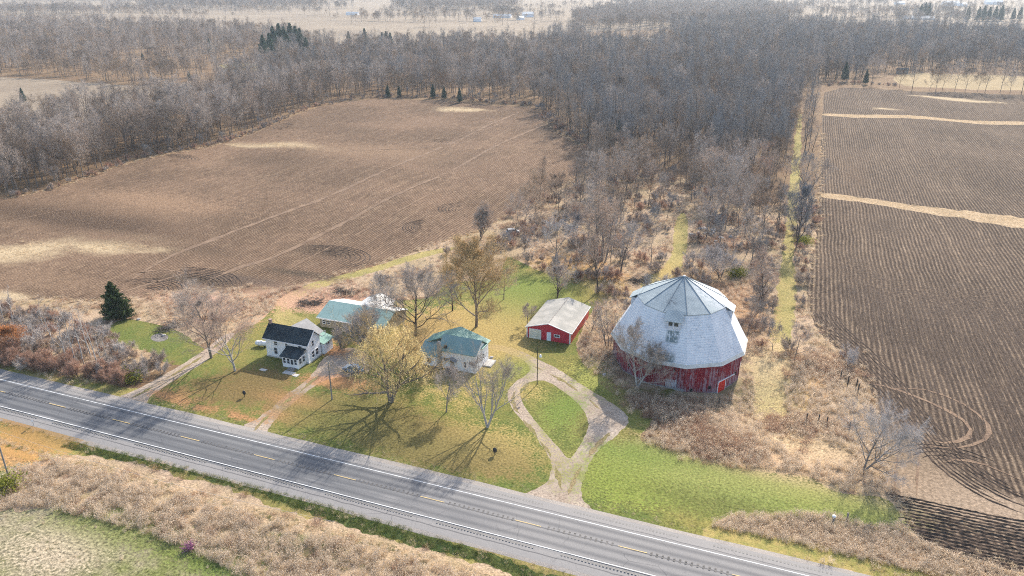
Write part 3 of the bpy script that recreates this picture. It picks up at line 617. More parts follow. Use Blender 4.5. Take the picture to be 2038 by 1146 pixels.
def leaf_arrays(c, size, rng, flat=0.0):
    """small leaf-sized triangles round the points c"""
    c = np.asarray(c); n = len(c); a = rng.normal(size=(n, 3)); a[:, 2] *= (1 - flat); a /= np.linalg.norm(a, axis=1)[:, None]
    b = rng.normal(size=(n, 3)); b -= (a * b).sum(1)[:, None] * a; b /= np.linalg.norm(b, axis=1)[:, None] + 1e-9
    s = size * rng.uniform(.6, 1.4, (n, 1)); V = np.stack([c - a * s * .5, c + a * s * .5 - b * s * .35, c + a * s * .35 + b * s * .5], 1)
    return V.reshape(-1, 3), np.arange(n * 3).reshape(n, 3)
def join(parts):
    V = []; F = []; I = []; k = 0
    for v, f, m in parts:
        V.append(v); F.append(f + k); I.append(np.full(len(f), m)); k += len(v)
    return np.concatenate(V), np.concatenate(F), np.concatenate(I)

# bark and twig colours (the object's own random number shifts them)
M['bark'] = wood_mat('grey_bark', [(.16, .13, .105), (.23, .195, .165), (.12, .095, .08)])
M['bark_pale'] = wood_mat('pale_bark', [(.34, .31, .28), (.42, .39, .35)])
M['bark_dark'] = wood_mat('dark_bark', [(.075, .06, .05), (.10, .08, .065)])
M['twig'] = wood_mat('grey_twigs', [(.36, .30, .25), (.46, .40, .35), (.40, .31, .24)])
M['twig_red2'] = wood_mat('tan_twigs', [(.36, .265, .18), (.42, .32, .23)])
M['twig_forest'] = wood_mat('forest_twigs', [(.19, .152, .122), (.26, .215, .175), (.25, .18, .125)])
M['twig_blue'] = wood_mat('cool_grey_twigs', [(.205, .205, .21), (.27, .265, .26), (.29, .225, .17)])
M['twig_pale'] = wood_mat('pale_twigs', [(.42, .37, .33), (.50, .45, .41)])
M['twig_red'] = wood_mat('reddish_twigs', [(.44, .32, .245), (.48, .38, .30)])
M['twig_gold'] = wood_mat('golden_twigs', [(.46, .33, .15), (.42, .30, .15)])
M['budleaf'] = leaf_mat('orange_buds', [(.58, .41, .22), (.54, .39, .21), (.46, .36, .17)], trans=.45)
M['willowleaf'] = leaf_mat('willow_leaves', [(.64, .51, .27), (.54, .45, .20), (.72, .58, .33)], trans=.5)
M['greenleaf'] = leaf_mat('late_green_leaves', [(.20, .22, .04), (.30, .28, .05), (.12, .16, .03)], trans=.3)
M['oakleaf'] = leaf_mat('russet_leaves', [(.45, .20, .08), (.36, .16, .07), (.5, .27, .12)], trans=.3)
M['needle'] = leaf_mat('dark_needles', [(.035, .055, .022), (.055, .08, .03), (.09, .10, .035)], 1.2, trans=.1)
M['needle_blue'] = leaf_mat('pine_needles', [(.035, .075, .05), (.05, .10, .065), (.08, .12, .07)], .8, trans=.1)
M['weed'] = leaf_mat('dry_stems', [(.70, .57, .42), (.60, .48, .33), (.78, .66, .50)], .25, trans=.45)
M['weed_grey'] = leaf_mat('seed_heads', [(.62, .51, .39), (.50, .40, .30), (.72, .61, .49)], .3, trans=.45)
M['weed_rust'] = leaf_mat('rusty_stems', [(.44, .28, .17), (.36, .24, .15), (.54, .38, .24)], .3, trans=.4)
M['straw_blade'] = leaf_mat('straw_blades', [(.64, .51, .34), (.54, .42, .27), (.70, .58, .41)], .3, trans=.4)
M['green_blade'] = leaf_mat('green_blades', [(.12, .17, .04), (.20, .20, .06), (.30, .25, .09)], .4, trans=.25)
M['bramble'] = leaf_mat('bramble', [(.375, .237, .175), (.475, .312, .225), (.250, .163, .125)], .625, trans=.375)

def tree_meshes(name, seed, K, twig, bark, tw=.044, sides=5, leaves=None, leafn=0, leafs=.150, spread=.375, split=True, stems=None, droop=0, extra=None):
    """-> trunk mesh, crown mesh (or one joined mesh when split is False)"""
    T = Tree(seed); rng = np.random.default_rng(seed)
    for st in (stems or [dict()]):
        d = Vector(st.get('d', (T.r.gauss(0, .04), T.r.gauss(0, .04), 1))).normalized()
        T.branch(Vector(st.get('p', (0, 0, -.25))), d, K['H'] * st.get('k', 1), K['r'] * st.get('rk', 1), 0, K, 0)
    tv, tf = tube_arrays(T.lim[0], max(sides, 6)); big = [s for s in T.lim[1] if s[2] > .05]; small = [s for s in T.lim[1] if s[2] <= .05]
    parts = []
    v, f = tube_arrays(big, sides); parts.append((v, f, 0))
    v, f = tube_arrays(small, 3); parts.append((v, f, 1))
    v, f = ribbon_arrays(T.tw, tw, rng, .25, droop); parts.append((v, f, 1))
    mats = [bark, twig]
    if leaves:
        tips = np.array([t[0] for t in T.tips]); c = tips[rng.integers(0, len(tips), leafn)] + rng.normal(size=(leafn, 3)) * spread
        v, f = leaf_arrays(c, leafs, rng); parts.append((v, f, 2)); mats.append(leaves)
    if split:
        V, F, I = join(parts); return np_mesh(name + '_trunk', tv, tf, [bark]), np_mesh(name + '_crown', V, F, mats, I), T
    V, F, I = join([(tv, tf, 0)] + parts); return np_mesh(name, V, F, mats, I)

# forest kind: tall, trunk bare for half the height
def KF(H, n1=16, n2=6, n3=9, tl=1.5): return dict(H=H, r=H * .0115, seg=[6, 4, 2], wob=[.035, .13, .18], up=[.02, .12, .10], kids=[n1, n2, n3], t0=[.3, .25, .1], ang=[(.55, 1.0), (.5, 1.0)], ratio=[.28, .5], short=[.55, .4], rr=[.38, .5], tang=(.4, 1.1), tl=tl, taper0=.85)
# open-grown kind: short bole, broad rounded crown
def KO(H, spread=.5, n0=13, n1=9, n2=7, n3=7, tl=.9, t0=.18, up=.1, ang=(.55, 1.0), r=.02, dens=1.0):
    spread *= 1.35; up *= .6; n3 = int(n3 * dens); n2 = int(n2 * dens ** .5 + .5); ang = (ang[0] * 1.15, ang[1] * 1.12)
    return dict(H=H, r=H * r, seg=[7, 6, 4, 3], wob=[.05, .13, .16, .2], up=[.03, up, .07, .04], kids=[n0, n1, n2, n3], t0=[t0, .3, .2, .1], ang=[ang, (.45, .9), (.5, 1.0)], ratio=[spread, .42, .5], short=[.35, .4, .35], rr=[.5, .5, .5], tang=(.35, 1.0), tl=tl, taper0=.9, round=True)
# brush kind: several thin stems
def KB(H, n1=7, n2=6, tl=.6): return dict(H=H, r=H * .011, seg=[4, 3, 2], wob=[.1, .16, .2], up=[.05, .08, .05], kids=[n1, n2, 6], t0=[.2, .2, .1], ang=[(.3, .8), (.4, .9)], ratio=[.45, .5], short=[.5, .4], rr=[.5, .5], tang=(.3, 1.0), tl=tl, taper0=.85)
def fan(n, rng, lean=.35, r=.25): return [dict(p=(r * cos(a), r * sin(a), -.2), d=(lean * cos(a) * q, lean * sin(a) * q, 1), k=rng.uniform(.7, 1.1)) for a, q in [(rng.uniform(0, 6.3), rng.uniform(.2, 1)) for _ in range(n)]]

FOREST = [tree_meshes('bare_tree_mesh', 100 + i, KF([19, 17, 21, 15, 18, 22][i], [17, 15, 18, 14, 20, 16][i]), M['twig_forest'] if i % 2 else M['twig'], M['bark'], tw=.045, sides=4, split=False) for i in range(6)]
FOREST += [tree_meshes('bare_tree_mesh', 130 + i, KO([15, 17, 13][i], .42, 15, 7, 6, 5, 1.1, .28, .12, r=.012), M[['twig_forest', 'twig', 'twig_red2'][i]], M['bark'], tw=.05, sides=4, split=False) for i in range(3)]
FOREST_B = [tree_meshes('bare_tree_mesh', 120 + i, KF([22, 20, 24, 18][i], 15), M['twig_blue'], M['bark'] if i % 2 else M['bark_dark'], tw=.045, sides=4, split=False) for i in range(4)]
BRUSH = [tree_meshes('brush_tree_mesh', 140 + i, KO([8, 7, 9, 6][i], .5, 9, 6, 5, 5, .7, .15, .12, r=.014), M[['twig', 'twig_red', 'twig', 'twig_blue'][i]], M['bark'], tw=.035, sides=4, split=False) for i in range(4)]
rs = random.Random(77)
SHRUB = [tree_meshes('shrub_mesh', 160 + i, KB([2.6, 2.2, 3.2, 2.4][i]), M[['twig', 'twig_red', 'twig_pale', 'bramble'][i]], M['bark'], tw=.03, sides=3, split=False, stems=fan(7, rs, .7)) for i in range(4)]
PALE = [tree_meshes('pale_tree_mesh', 180 + i, KF([14, 12][i], 12, 5, 7, 1.2), M['twig_pale'], M['bark_pale'], tw=.035, sides=4, split=False) for i in range(2)]
print('protos', _t.time() - T0)

def conifer_mesh(name, H, R, seed, mat, n=5200, size=.42, base=.06, power=.8, ragged=.25):
    rng = np.random.default_rng(seed); parts = []
    segs = [(Vector((0, 0, -.2)), Vector((0, 0, H * .5)), H * .018, H * .01), (Vector((0, 0, H * .5)), Vector((0, 0, H * .97)), H * .01, .02)]
    sprays = []; C_ = []
    nb = int(110 + H * 6)
    for i in range(nb):
        t = base + (1 - base) * (i / nb) ** .9; a = i * 2.399 + rng.uniform(-.3, .3); z = H * t
        L = R * (1 - t) ** power * rng.uniform(1 - ragged, 1 + ragged * .6) + .15
        rise = .25 + .5 * t; d = np.array([cos(a), sin(a), rise]); e = np.array([0, 0, z]) + d * L
        sprays.append((Vector((0, 0, z)), Vector(e), .035, .01))
        m = int(n / nb * (.35 + 1.3 * (1 - t))); u = rng.uniform(.15, 1.05, (m, 1)) ** .8
        c = np.array([[0, 0, z]]) + d * L * u + rng.normal(size=(m, 3)) * np.array([[.24, .24, .13]]) * (L * .35 + .3); C_.append(c)
    v, f = tube_arrays(segs, 6); v2, f2 = tube_arrays(sprays, 3)
    tr = np_mesh(name + '_trunk', *join([(v, f, 0), (v2, f2, 0)])[:2], [M['bark_dark']])
    v, f = leaf_arrays(np.concatenate(C_), size, rng, .3)
    return tr, np_mesh(name + '_crown', v, f, [mat])
CON = conifer_mesh('pine', 15, 3.4, 5, M['needle_blue'], 2600, .75)
CON2 = conifer_mesh('cedar', 5.5, 1.7, 6, M['needle'], 1500, .38)
def joined(name, a, b):
    n = len(a.vertices); va = np.zeros(n * 3, np.float32); a.vertices.foreach_get('co', va); vb = np.zeros(len(b.vertices) * 3, np.float32); b.vertices.foreach_get('co', vb)
    def tri(m): q = np.zeros(len(m.polygons) * 3, np.int32); m.polygons.foreach_get('vertices', q) if hasattr(m.polygons, 'foreach_get') and False else m.loops.foreach_get('vertex_index', q); return q.reshape(-1, 3)
    V, F, I = join([(va.reshape(-1, 3), tri(a), 0), (vb.reshape(-1, 3), tri(b), 1)])
    return np_mesh(name, V, F, [a.materials[0], b.materials[0]], I)
PINE = joined('pine_mesh', *CON); CEDAR = joined('small_cedar_mesh', *CON2)

def blades(name, n, h, rad, mats, seed, w=.03, lean=.5, head=0, hs=.1, bushy=0):
    rng = np.random.default_rng(seed); a = rng.uniform(0, 2 * pi, n); r = rad * np.sqrt(rng.uniform(0, 1, n))
    p = np.stack([r * np.cos(a), r * np.sin(a), np.full(n, -.05)], 1); d = rng.normal(size=(n, 3)) * lean; d[:, 2] = 1; d /= np.linalg.norm(d, axis=1)[:, None]
    L = h * rng.uniform(.5, 1.15, n); v, f = ribbon_arrays(list(zip(p, d, L)), w, rng, .3, .15); parts = [(v, f, 0)]
    if head:
        u = rng.uniform(.55, 1.05, (n, head)); c = (p[:, None] + d[:, None] * (L[:, None] * u)[..., None]).reshape(-1, 3) + rng.normal(size=(n * head, 3)) * hs * .7
        v, f = leaf_arrays(c, hs, rng); parts.append((v, f, 1))
    V, F, I = join(parts); return np_mesh(name, V, F, mats, I)
WEED = [blades('weed_clump_mesh', 34, 1.15, .5, [M['weed'], M['weed_grey']], 300 + i, .028, .22, 3, .11) for i in range(3)] + [blades('weed_clump_mesh', 30, .95, .5, [M['weed_rust'], M['weed']], 310, .03, .3, 3, .1)]
GRASS = [blades('grass_clump_mesh', 46, .6, .4, [M['straw_blade']], 320 + i, .035, .55) for i in range(2)]
GGRASS = [blades('green_clump_mesh', 46, .5, .4, [M['green_blade']], 330 + i, .04, .5) for i in range(2)]
BRAM = [blades('bramble_mesh', 70, 1.3, .7, [M['bramble'], M['weed_rust']], 340 + i, .03, .9, 1, .1) for i in range(2)]

# ------------------------------------------------------------------ scatter (only for what nobody could count)
def scatter(name, protos, pts, label, smin=.8, smax=1.25, weights=None, sink=.05, rng=NR, zs=None):
    col = bpy.data.collections.new(name + '_kinds'); n = len(pts)
    for i, me in enumerate(protos):
        o = bpy.data.objects.new('%s_kind_%s' % (name, 'abcdefghijkl'[i]), me); col.objects.link(o)
    pts = np.asarray(pts, float); z = gz(pts[:, 0], pts[:, 1]) - sink
    me = bpy.data.meshes.new(name); me.vertices.add(n); me.vertices.foreach_set('co', np.column_stack([pts, z]).astype(np.float32).ravel())
    for an, ty, val in (('scl', 'FLOAT', rng.uniform(smin, smax, n) if zs is None else zs), ('rz', 'FLOAT', rng.uniform(0, 6.28, n))):
        me.attributes.new(an, ty, 'POINT').data.foreach_set('value', val.astype(np.float32))
    pid = rng.choice(len(protos), n, p=weights); me.attributes.new('pid', 'INT', 'POINT').data.foreach_set('value', pid.astype(np.int32))
    me.update(); o = link(name, me); ng = bpy.data.node_groups.new(name, 'GeometryNodeTree')
    ng.interface.new_socket('Geometry', in_out='INPUT', socket_type='NodeSocketGeometry'); ng.interface.new_socket('Geometry', in_out='OUTPUT', socket_type='NodeSocketGeometry')
    N = ng.nodes; gi = N.new('NodeGroupInput'); go = N.new('NodeGroupOutput'); ip = N.new('GeometryNodeInstanceOnPoints'); ci = N.new('GeometryNodeCollectionInfo')
    ci.inputs['Collection'].default_value = col; ci.inputs['Separate Children'].default_value = True; ci.inputs['Reset Children'].default_value = True
    ip.inputs['Pick Instance'].default_value = True
    def at(nm, dt): q = N.new('GeometryNodeInputNamedAttribute'); q.data_type = dt; q.inputs[0].default_value = nm; return q.outputs[0]
    cx = N.new('ShaderNodeCombineXYZ'); Lk = ng.links.new; Lk(at('rz', 'FLOAT'), cx.inputs[2]); Lk(gi.outputs[0], ip.inputs['Points']); Lk(ci.outputs[0], ip.inputs['Instance'])
    Lk(at('pid', 'INT'), ip.inputs['Instance Index']); Lk(cx.outputs[0], ip.inputs['Rotation']); Lk(at('scl', 'FLOAT'), ip.inputs['Scale']); Lk(ip.outputs[0], go.inputs[0])
    mo = o.modifiers.new('scatter', 'NODES'); mo.node_group = ng
    tag(o, label, kind='stuff'); return o
def jgrid(poly, step, rng=NR, jit=.48):
    p = np.array(poly); x0, y0 = p.min(0); x1, y1 = p.max(0)
    X, Y = np.meshgrid(np.arange(x0, x1, step), np.arange(y0, y1, step))
    X = (X + rng.uniform(-jit, jit, X.shape) * step).ravel(); Y = (Y + rng.uniform(-jit, jit, Y.shape) * step).ravel()
    m = inpoly(X, Y, poly); return np.column_stack([X[m], Y[m]])
def infr(pts, mg=80, top=-60):
    a, b, D = topix(pts[:, 0], pts[:, 1]); return pts[(a > -mg) & (a < 2038 + mg) & (b < 1146 + mg) & (b > top) & (D > 5)]
def outside(pts, polys, pad=0):
    m = np.ones(len(pts), bool)
    for q in polys: m &= ~inpoly(pts[:, 0], pts[:, 1], q)
    return pts[m]
def clumpy(pts, scale, thr, seed=0):
    """keeps points where a smooth random field is high, so that patches form"""
    r = np.random.default_rng(seed); v = np.zeros(len(pts))
    for k in range(6):
        a = r.uniform(0, 6.3); f = r.uniform(.6, 1.8) / scale; v += np.sin((pts[:, 0] * cos(a) + pts[:, 1] * sin(a)) * f * 2 * pi + r.uniform(0, 6.3))
    return pts[v / 6 ** .5 + r.normal(0, .35, len(pts)) > thr]

# footprints that must stay clear
HOUSE1 = [(-100.5, 112), (-87, 112), (-87, 125.5), (-100.5, 125.5)]; OUTB = [(-98.5, 130.5), (-78, 130.5), (-78, 144), (-98.5, 144)]
HOUSE2 = [(-68.5, 122.8), (-52, 122.8), (-52, 132.5), (-68.5, 132.5)]; GAR = [(-51.5, 142.5), (-39, 142.5), (-39, 160.5), (-51.5, 160.5)]
BARNP = [(-17.3 + 14.3 * cos(i * pi / 6 + pi / 12), 145.4 + 14.3 * sin(i * pi / 6 + pi / 12)) for i in range(12)]
CLEAR = [HOUSE1, OUTB, HOUSE2, GAR, BARNP]
def regs(*names): return [POLYS_S[i] for i, r in enumerate(REG) if r[0] in names]
POLYS_S = [smooth_poly(r[2], 1) if len(r[2]) > 4 else r[2] for r in REG]
OPEN = regs('road', 'gravel_shoulder', 'lawn', 'gravel_drive', 'grass_track', 'ploughed_field', 'dry_grass_strip', 'dry_grass_patch', 'stubble_field')

# ---- forest stands: polygons where the trees stand (in ground coordinates taken from the photograph)
WOOD_L = PP([(-350, 440), (-60, 408), (0, 396), (130, 365), (250, 321), (420, 286), (440, 280), (520, 252), (600, 216), (690, 196), (750, 191), (640, 180), (450, 195), (400, 210), (200, 244), (0, 274), (-350, 320)])
WOOD_M = PP([(750, 191), (860, 192), (960, 200), (1060, 205), (1075, 205), (1100, 150), (1100, 82), (1000, 88), (880, 84), (720, 97), (640, 92), (560, 110), (560, 150), (450, 170), (450, 188), (640, 180)])
WOOD_R = PP([(1075, 205), (1085, 235), (1120, 258), (1160, 285), (1200, 303), (1260, 318), (1330, 322), (1400, 335), (1500, 340), (1562, 330), (1575, 280), (1588, 215), (1600, 172), (1635, 162), (1700, 160), (1780, 146), (1900, 142), (2140, 145), (2300, 90), (2140, 78), (2038, 74), (1900, 67), (1800, 62), (1650, 56), (1500, 52), (1340, 60), (1330, 95), (1160, 95), (1160, 76), (1100, 80), (1100, 150)])
WOOD_F = PP([(-500, 142), (0, 147), (150, 158), (250, 168), (400, 160), (450, 170), (560, 150), (560, 110), (640, 90), (540, 70), (400, 58), (230, 52), (0, 43), (-500, 36)])
WOOD_G = PP([(290, 17), (420, 20), (630, 16), (640, 10), (560, 4), (380, 3), (280, 8)]); WOOD_H = PP([(780, 20), (900, 22), (1030, 19), (1030, 10), (880, 5), (790, 8)])
WOOD_I = PP([(1140, 42), (1240, 20), (1340, 14), (1500, 12), (1600, 30), (1560, 46), (1500, 50), (1340, 58), (1150, 62)])
def spaced(poly, near, far_k, rng=NR, maxd=1e9):
    """jittered points whose spacing grows with distance"""
    out = []
    bands = [(0, 420, near), (420, 700, near * 1.2), (700, 1100, near * 1.5), (1100, 1700, near * 1.8), (1700, 4000, near * 2.3)]
    for a, b, s in bands:
        p = jgrid(poly, s, rng); p = p + rng.normal(0, s * .6, p.shape) * (a > 600); d = np.hypot(p[:, 0], p[:, 1]) if len(p) else np.zeros(0)
        out.append(p[(d >= a) & (d < b)])
    return infr(np.concatenate(out), 110, -30)
gap = regs('meadow', 'clearing') + regs('stubble_field') + regs('dry_meadow')
PL = clumpy(spaced(WOOD_L, 4.6, 1), 40, -1.15, 21); PM = clumpy(outside(spaced(WOOD_M, 5.2, 1), gap), 60, -.8, 24); PR = clumpy(outside(spaced(WOOD_R, 4.9, 1), gap + regs('grass_track')), 70, -.95, 22); PF = clumpy(outside(spaced(WOOD_F, 6.0, 1), gap), 90, -.85, 23)
WOOD_J = PP([(-300, 26), (0, 24), (120, 24), (190, 27), (180, 32), (0, 33), (-300, 34)]); WOOD_K = PP([(1100, -2), (1500, -4), (1900, -6), (2300, -6), (2300, -9), (1500, -8), (1100, -5)]); WOOD_L2 = PP([(1620, 32), (1760, 29), (1900, 27), (1900, 31), (1760, 34), (1640, 36)]); WOOD_M2 = PP([(-200, 4), (140, 2), (290, 3), (290, -1), (-200, 0)])
PX = np.concatenate([spaced(q, 6.5, 1) for q in (WOOD_G, WOOD_H, WOOD_I, WOOD_J, WOOD_L2, WOOD_M2)] + [spaced(WOOD_K, 9, 1)])
# thin the far left wood where meadow shows through
def thin_px(p, x0, x1, y0, y1, keep):
    a, b, _ = topix(p[:, 0], p[:, 1]); m = (a > x0) & (a < x1) & (b > y0) & (b < y1) & (NR.random(len(p)) > keep); return p[~m]
PF = thin_px(PF, 230, 540, 112, 150, .35); PR = thin_px(PR, 1180, 1420, 120, 160, .6); PM = thin_px(PM, 620, 1100, 78, 100, .45)
print('forest counts', len(PL), len(PM), len(PR), len(PF), len(PX))
# the nearest trees of the woods are objects of their own
allp = np.concatenate([np.column_stack([PL, np.zeros(len(PL))]), np.column_stack([PR, np.ones(len(PR))])])
# leave out what stands hidden deep in the stand: rank by closeness to the camera
dd = np.hypot(allp[:, 0], allp[:, 1]); order = np.argsort(dd); single = order[:185]; rest = order[185:]
LBL = {0: 'bare grey-brown tree standing in the dense wood left of the big ploughed field', 1: 'tall bare blue-grey tree standing in the wood between the two ploughed fields'}
GRP = {0: 'bare trees along the front of the left wood', 1: 'bare trees along the front of the middle wood'}
def place(me, name, x, y, s, label, cat, group, rz=None, mat=None):
    o = link(name, me, None, None, (x, y, g1(x, y) - .1), RND.uniform(0, 6.28) if rz is None else rz, s); tag(o, label, cat, group); return o
def forest_label(x, y, w):
    px, py, _ = topix(x, y); 
    if w == 0: return 'bare grey-brown tree in the left wood, ' + ('at the very left above the wide field' if px < 90 else 'below the pale stubble strip' if px < 230 else 'near the round plough marks at the field edge' if px < 420 else 'where the wood edge climbs past the straw patch')
    return 'tall bare blue-grey tree in the middle wood, ' + ('near the left field corner' if px < 1200 else 'above the overgrown strip' if px < 1330 else 'straight up from the barn' if px < 1450 else 'near the grassy lane')
for i in single:
    x, y, w = allp[i]; w = int(w); me = RND.choice(FOREST_B if w else FOREST)
    place(me, 'bare_tree', x, y, RND.choice([.62, .8, .9, .95, 1.0, 1.08, 1.15]) * RND.uniform(.93, 1.06), forest_label(x, y, w), 'tree', GRP[w])
R0 = allp[rest]
scatter('wood_along_left_field', FOREST, R0[R0[:, 2] == 0][:, :2], 'dense bare grey-brown wood', .55, 1.15)
scatter('wood_between_fields', FOREST_B + FOREST[5:9], R0[R0[:, 2] == 1][:, :2], 'wide bare blue-grey wood', .5, 1.12, [.17, .16, .16, .16, .07, .09, .09, .10])
scatter('wood_beyond_field', FOREST[3:9] + FOREST_B[:2], PM, 'bare wood beyond the ploughed field', .5, 1.05)
scatter('far_left_wood', FOREST, PF, 'bare wood beyond the pale stubble', .5, 1.1)
TR = PP([(1185, 300), (1260, 318), (1330, 322), (1400, 335), (1500, 340), (1562, 330), (1560, 400), (1500, 385), (1420, 375), (1340, 385), (1250, 380), (1180, 345)])
tp = clumpy(jgrid(TR, 6.0), 25, -.2, 51); scatter('wood_fringe', FOREST + FOREST_B[:2], tp, 'thinning bare trees at the near edge of the middle wood', .4, .95)
eg = []
for pl in (PP([(-60, 408), (0, 397), (130, 367), (250, 323), (420, 288), (520, 255), (600, 219), (690, 200), (750, 195), (860, 195), (960, 204), (1060, 209)]), PP([(1078, 212), (1085, 238), (1120, 262), (1160, 290), (1185, 306)]), PP([(1640, 172), (1700, 166), (1780, 172)])):
    e = np.array(catmull(pl, 1.6)); e = np.concatenate([e + NR.normal(0, 1.5, e.shape) + [0, 2.5] for _ in range(3)]); eg.append(e)
scatter('wood_edge_bushes', [SHRUB[0], SHRUB[1], SHRUB[3], BRUSH[3], GRASS[0]], np.concatenate(eg)[::2], 'low bushes along the feet of the woods', .3, 1.0, [.15, .2, .25, .05, .35])
cls = []
for k in range(46):
    qx, qy = NR.uniform(-40, 2080), NR.uniform(0, 44); X, Y = P(qx, qy)
    if any(inpoly(np.array([X]), np.array([Y]), w_)[0] for w_ in (WOOD_G, WOOD_H, WOOD_I, WOOD_F, WOOD_R)): continue
    n_ = NR.integers(8, 60); a_ = NR.uniform(-.3, .3); sx, sy = NR.uniform(15, 110), NR.uniform(5, 16); g_ = NR.normal(size=(n_, 2)) * [sx, sy]
    cls.append(np.column_stack([X + g_[:, 0] * cos(a_) - g_[:, 1] * sin(a_), Y + g_[:, 0] * sin(a_) + g_[:, 1] * cos(a_)]))
scatter('far_tree_clumps', FOREST[5:9], np.concatenate(cls), 'hazy clumps of trees among the far fields', .6, 1.1)
scatter('far_woods', FOREST[:3] + FOREST[6:9], PX, 'hazy far-off woods', .9, 1.3)
print('forest', _t.time() - T0)

# ------------------------------------------------------------------ building materials
def siding(name, col, per=.2, vertical=False, dirt=(.55, .53, .5), amt=.35, rough=.6, depth=.5):
    t = NT(name); v = t.coord(); x, y, z = t.sep(v)
    s = t.math('ADD', x, y) if vertical else z
    w = t.math('FRACT', t.math('DIVIDE', s, per)); line = t.rng(w, .0, .16, 1, 0)
    n = t.noise(t.map(v, scale=(1, 1, .35)), .9, 4, .65)
    c = t.mix(t.math('MULTIPLY', t.rng(n, .45, .7), amt), col, dirt)
    c = t.mix(t.math('MULTIPLY', line, .4), c, tuple(k * .55 for k in col)); t.bump(w, depth, .02)
    return t.done(c, rough, 0, .3)
def shingles(name, a, b, c, per=.3, patch=.5, rough=.9):
    t = NT(name); v = t.coord(); x, y, z = t.sep(v)
    n = t.noise(v, patch, 5, .7); n2 = t.noise(v, 4, 3, .7)
    w = t.math('FRACT', t.math('DIVIDE', z, per)); col = t.mix(t.rng(n, .4, .62), a, b)
    col = t.mix(t.rng(n2, .55, .7, 0, .6), col, c); col = t.mix(t.rng(w, 0, .2, .35, 0), col, tuple(q * .4 for q in a))
    t.bump(w, .4, .02); return t.done(col, rough, 0, .2)
def ribbed(name, col, col2, per=.3, axis='x', rough=.45, metal=0.0, worn=None):
    t = NT(name); v = t.coord(); x, y, z = t.sep(v); s = {'x': x, 'y': y, 'z': z}[axis]
    w = t.math('FRACT', t.math('DIVIDE', s, per)); n = t.noise(v, .5, 4, .6)
    c = t.mix(t.rng(n, .4, .65), col, col2)
    if worn: c = t.mix(t.rng(t.noise(v, 1.1, 5, .75), .55, .68, 0, .7), c, worn)
    c = t.mix(t.rng(w, 0, .14, .3, 0), c, tuple(q * .45 for q in col)); t.bump(t.rng(w, 0, .2), .4, .03)
    return t.done(c, rough, metal, .4)
M['white_wall'] = siding('white_clapboard', (.84, .84, .85))
M['white_trim'] = simple('white_trim', (.78, .78, .79), (.66, .65, .63), 1.5, rough=.5)
M['dark_roof'] = shingles('dark_shingles', (.018, .028, .036), (.045, .062, .07), (.09, .12, .12), .25)
M['grey_roof'] = shingles('grey_shingles', (.26, .255, .25), (.33, .32, .31), (.2, .2, .2), .25)
M['green_roof'] = ribbed('green_metal_roof', (.19, .295, .27), (.235, .345, .315), .6, 'x', .5)
M['green_roof_y'] = ribbed('green_metal_roof_pale', (.12, .25, .20), (.16, .29, .235), .6, 'y', .6, worn=(.22, .33, .28))
M['white_or_glare_roof'] = ribbed('white_metal_or_glare', (.5, .5, .48), (.58, .57, .55), .6, 'x', .6)  # real white metal on the farms; painted sun glare on the outbuilding
M['garage_roof'] = simple('weathered_roof_felt', (.27, .26, .23), (.36, .34, .30), .35, rough=.9, bump=.2, bscale=6)
M['seam'] = simple('roof_tar_seam', (.14, .13, .12), (.22, .2, .18), 2)
M['red_metal'] = ribbed('red_ribbed_metal', (.42, .022, .045), (.50, .035, .06), .3, 'x', .45)
M['red_metal_y'] = ribbed('red_ribbed_metal_side', (.42, .03, .035), (.50, .05, .05), .3, 'y', .45)
M['glass'] = simple('dark_glass', (.02, .03, .045), (.035, .045, .06), 1, rough=.12, spec=.6)
M['tan_block'] = simple('tan_block_wall', (.34, .29, .21), (.27, .23, .165), .8, rough=.9, bump=.3, stretch=(1, 1, 2))
M['stone'] = simple('fieldstone', (.24, .24, .235), (.40, .39, .37), 2.2, rough=.95, bump=.8, bscale=3)
M['brick_old'] = simple('old_chimney_brick', (.28, .16, .12), (.38, .28, .23), 5, bump=.6, bscale=8)
M['chimney_stone'] = simple('chimney_stone', (.30, .28, .26), (.42, .39, .35), 4, bump=.8, bscale=5)
M['concrete'] = simple('pale_concrete', (.50, .47, .43), (.40, .38, .35), 1.5, rough=.95)
M['dark_metal'] = simple('dark_metal', (.03, .03, .035), (.05, .05, .05), 3, rough=.5)
M['grey_metal'] = simple('grey_metal', (.35, .36, .37), (.45, .45, .46), 2, rough=.45, metal=.4)
M['old_wood'] = simple('weathered_wood', (.20, .175, .15), (.30, .27, .24), 3, rough=.95, stretch=(3, 3, .4), bump=.4)
M['dark_wood'] = simple('dark_post_wood', (.055, .045, .04), (.10, .085, .07), 3, rough=.95)
M['bright_red'] = ribbed('bright_red_boards', (.58, .03, .02), (.65, .05, .03), .25, 'x', .55)
M['rubber'] = simple('tyre_rubber', (.02, .02, .02), (.03, .03, .03), 3, rough=.8)
M['car_paint'] = simple('silver_blue_paint', (.30, .36, .42), (.33, .39, .45), 2, rough=.25, metal=.5, spec=.5)
M['door_blue'] = simple('pale_blue_paint', (.62, .70, .76), (.66, .73, .78), 1, rough=.5)
M['garage_door'] = siding('dirty_white_door', (.66, .66, .56), .55, dirt=(.38, .42, .28), amt=.6)
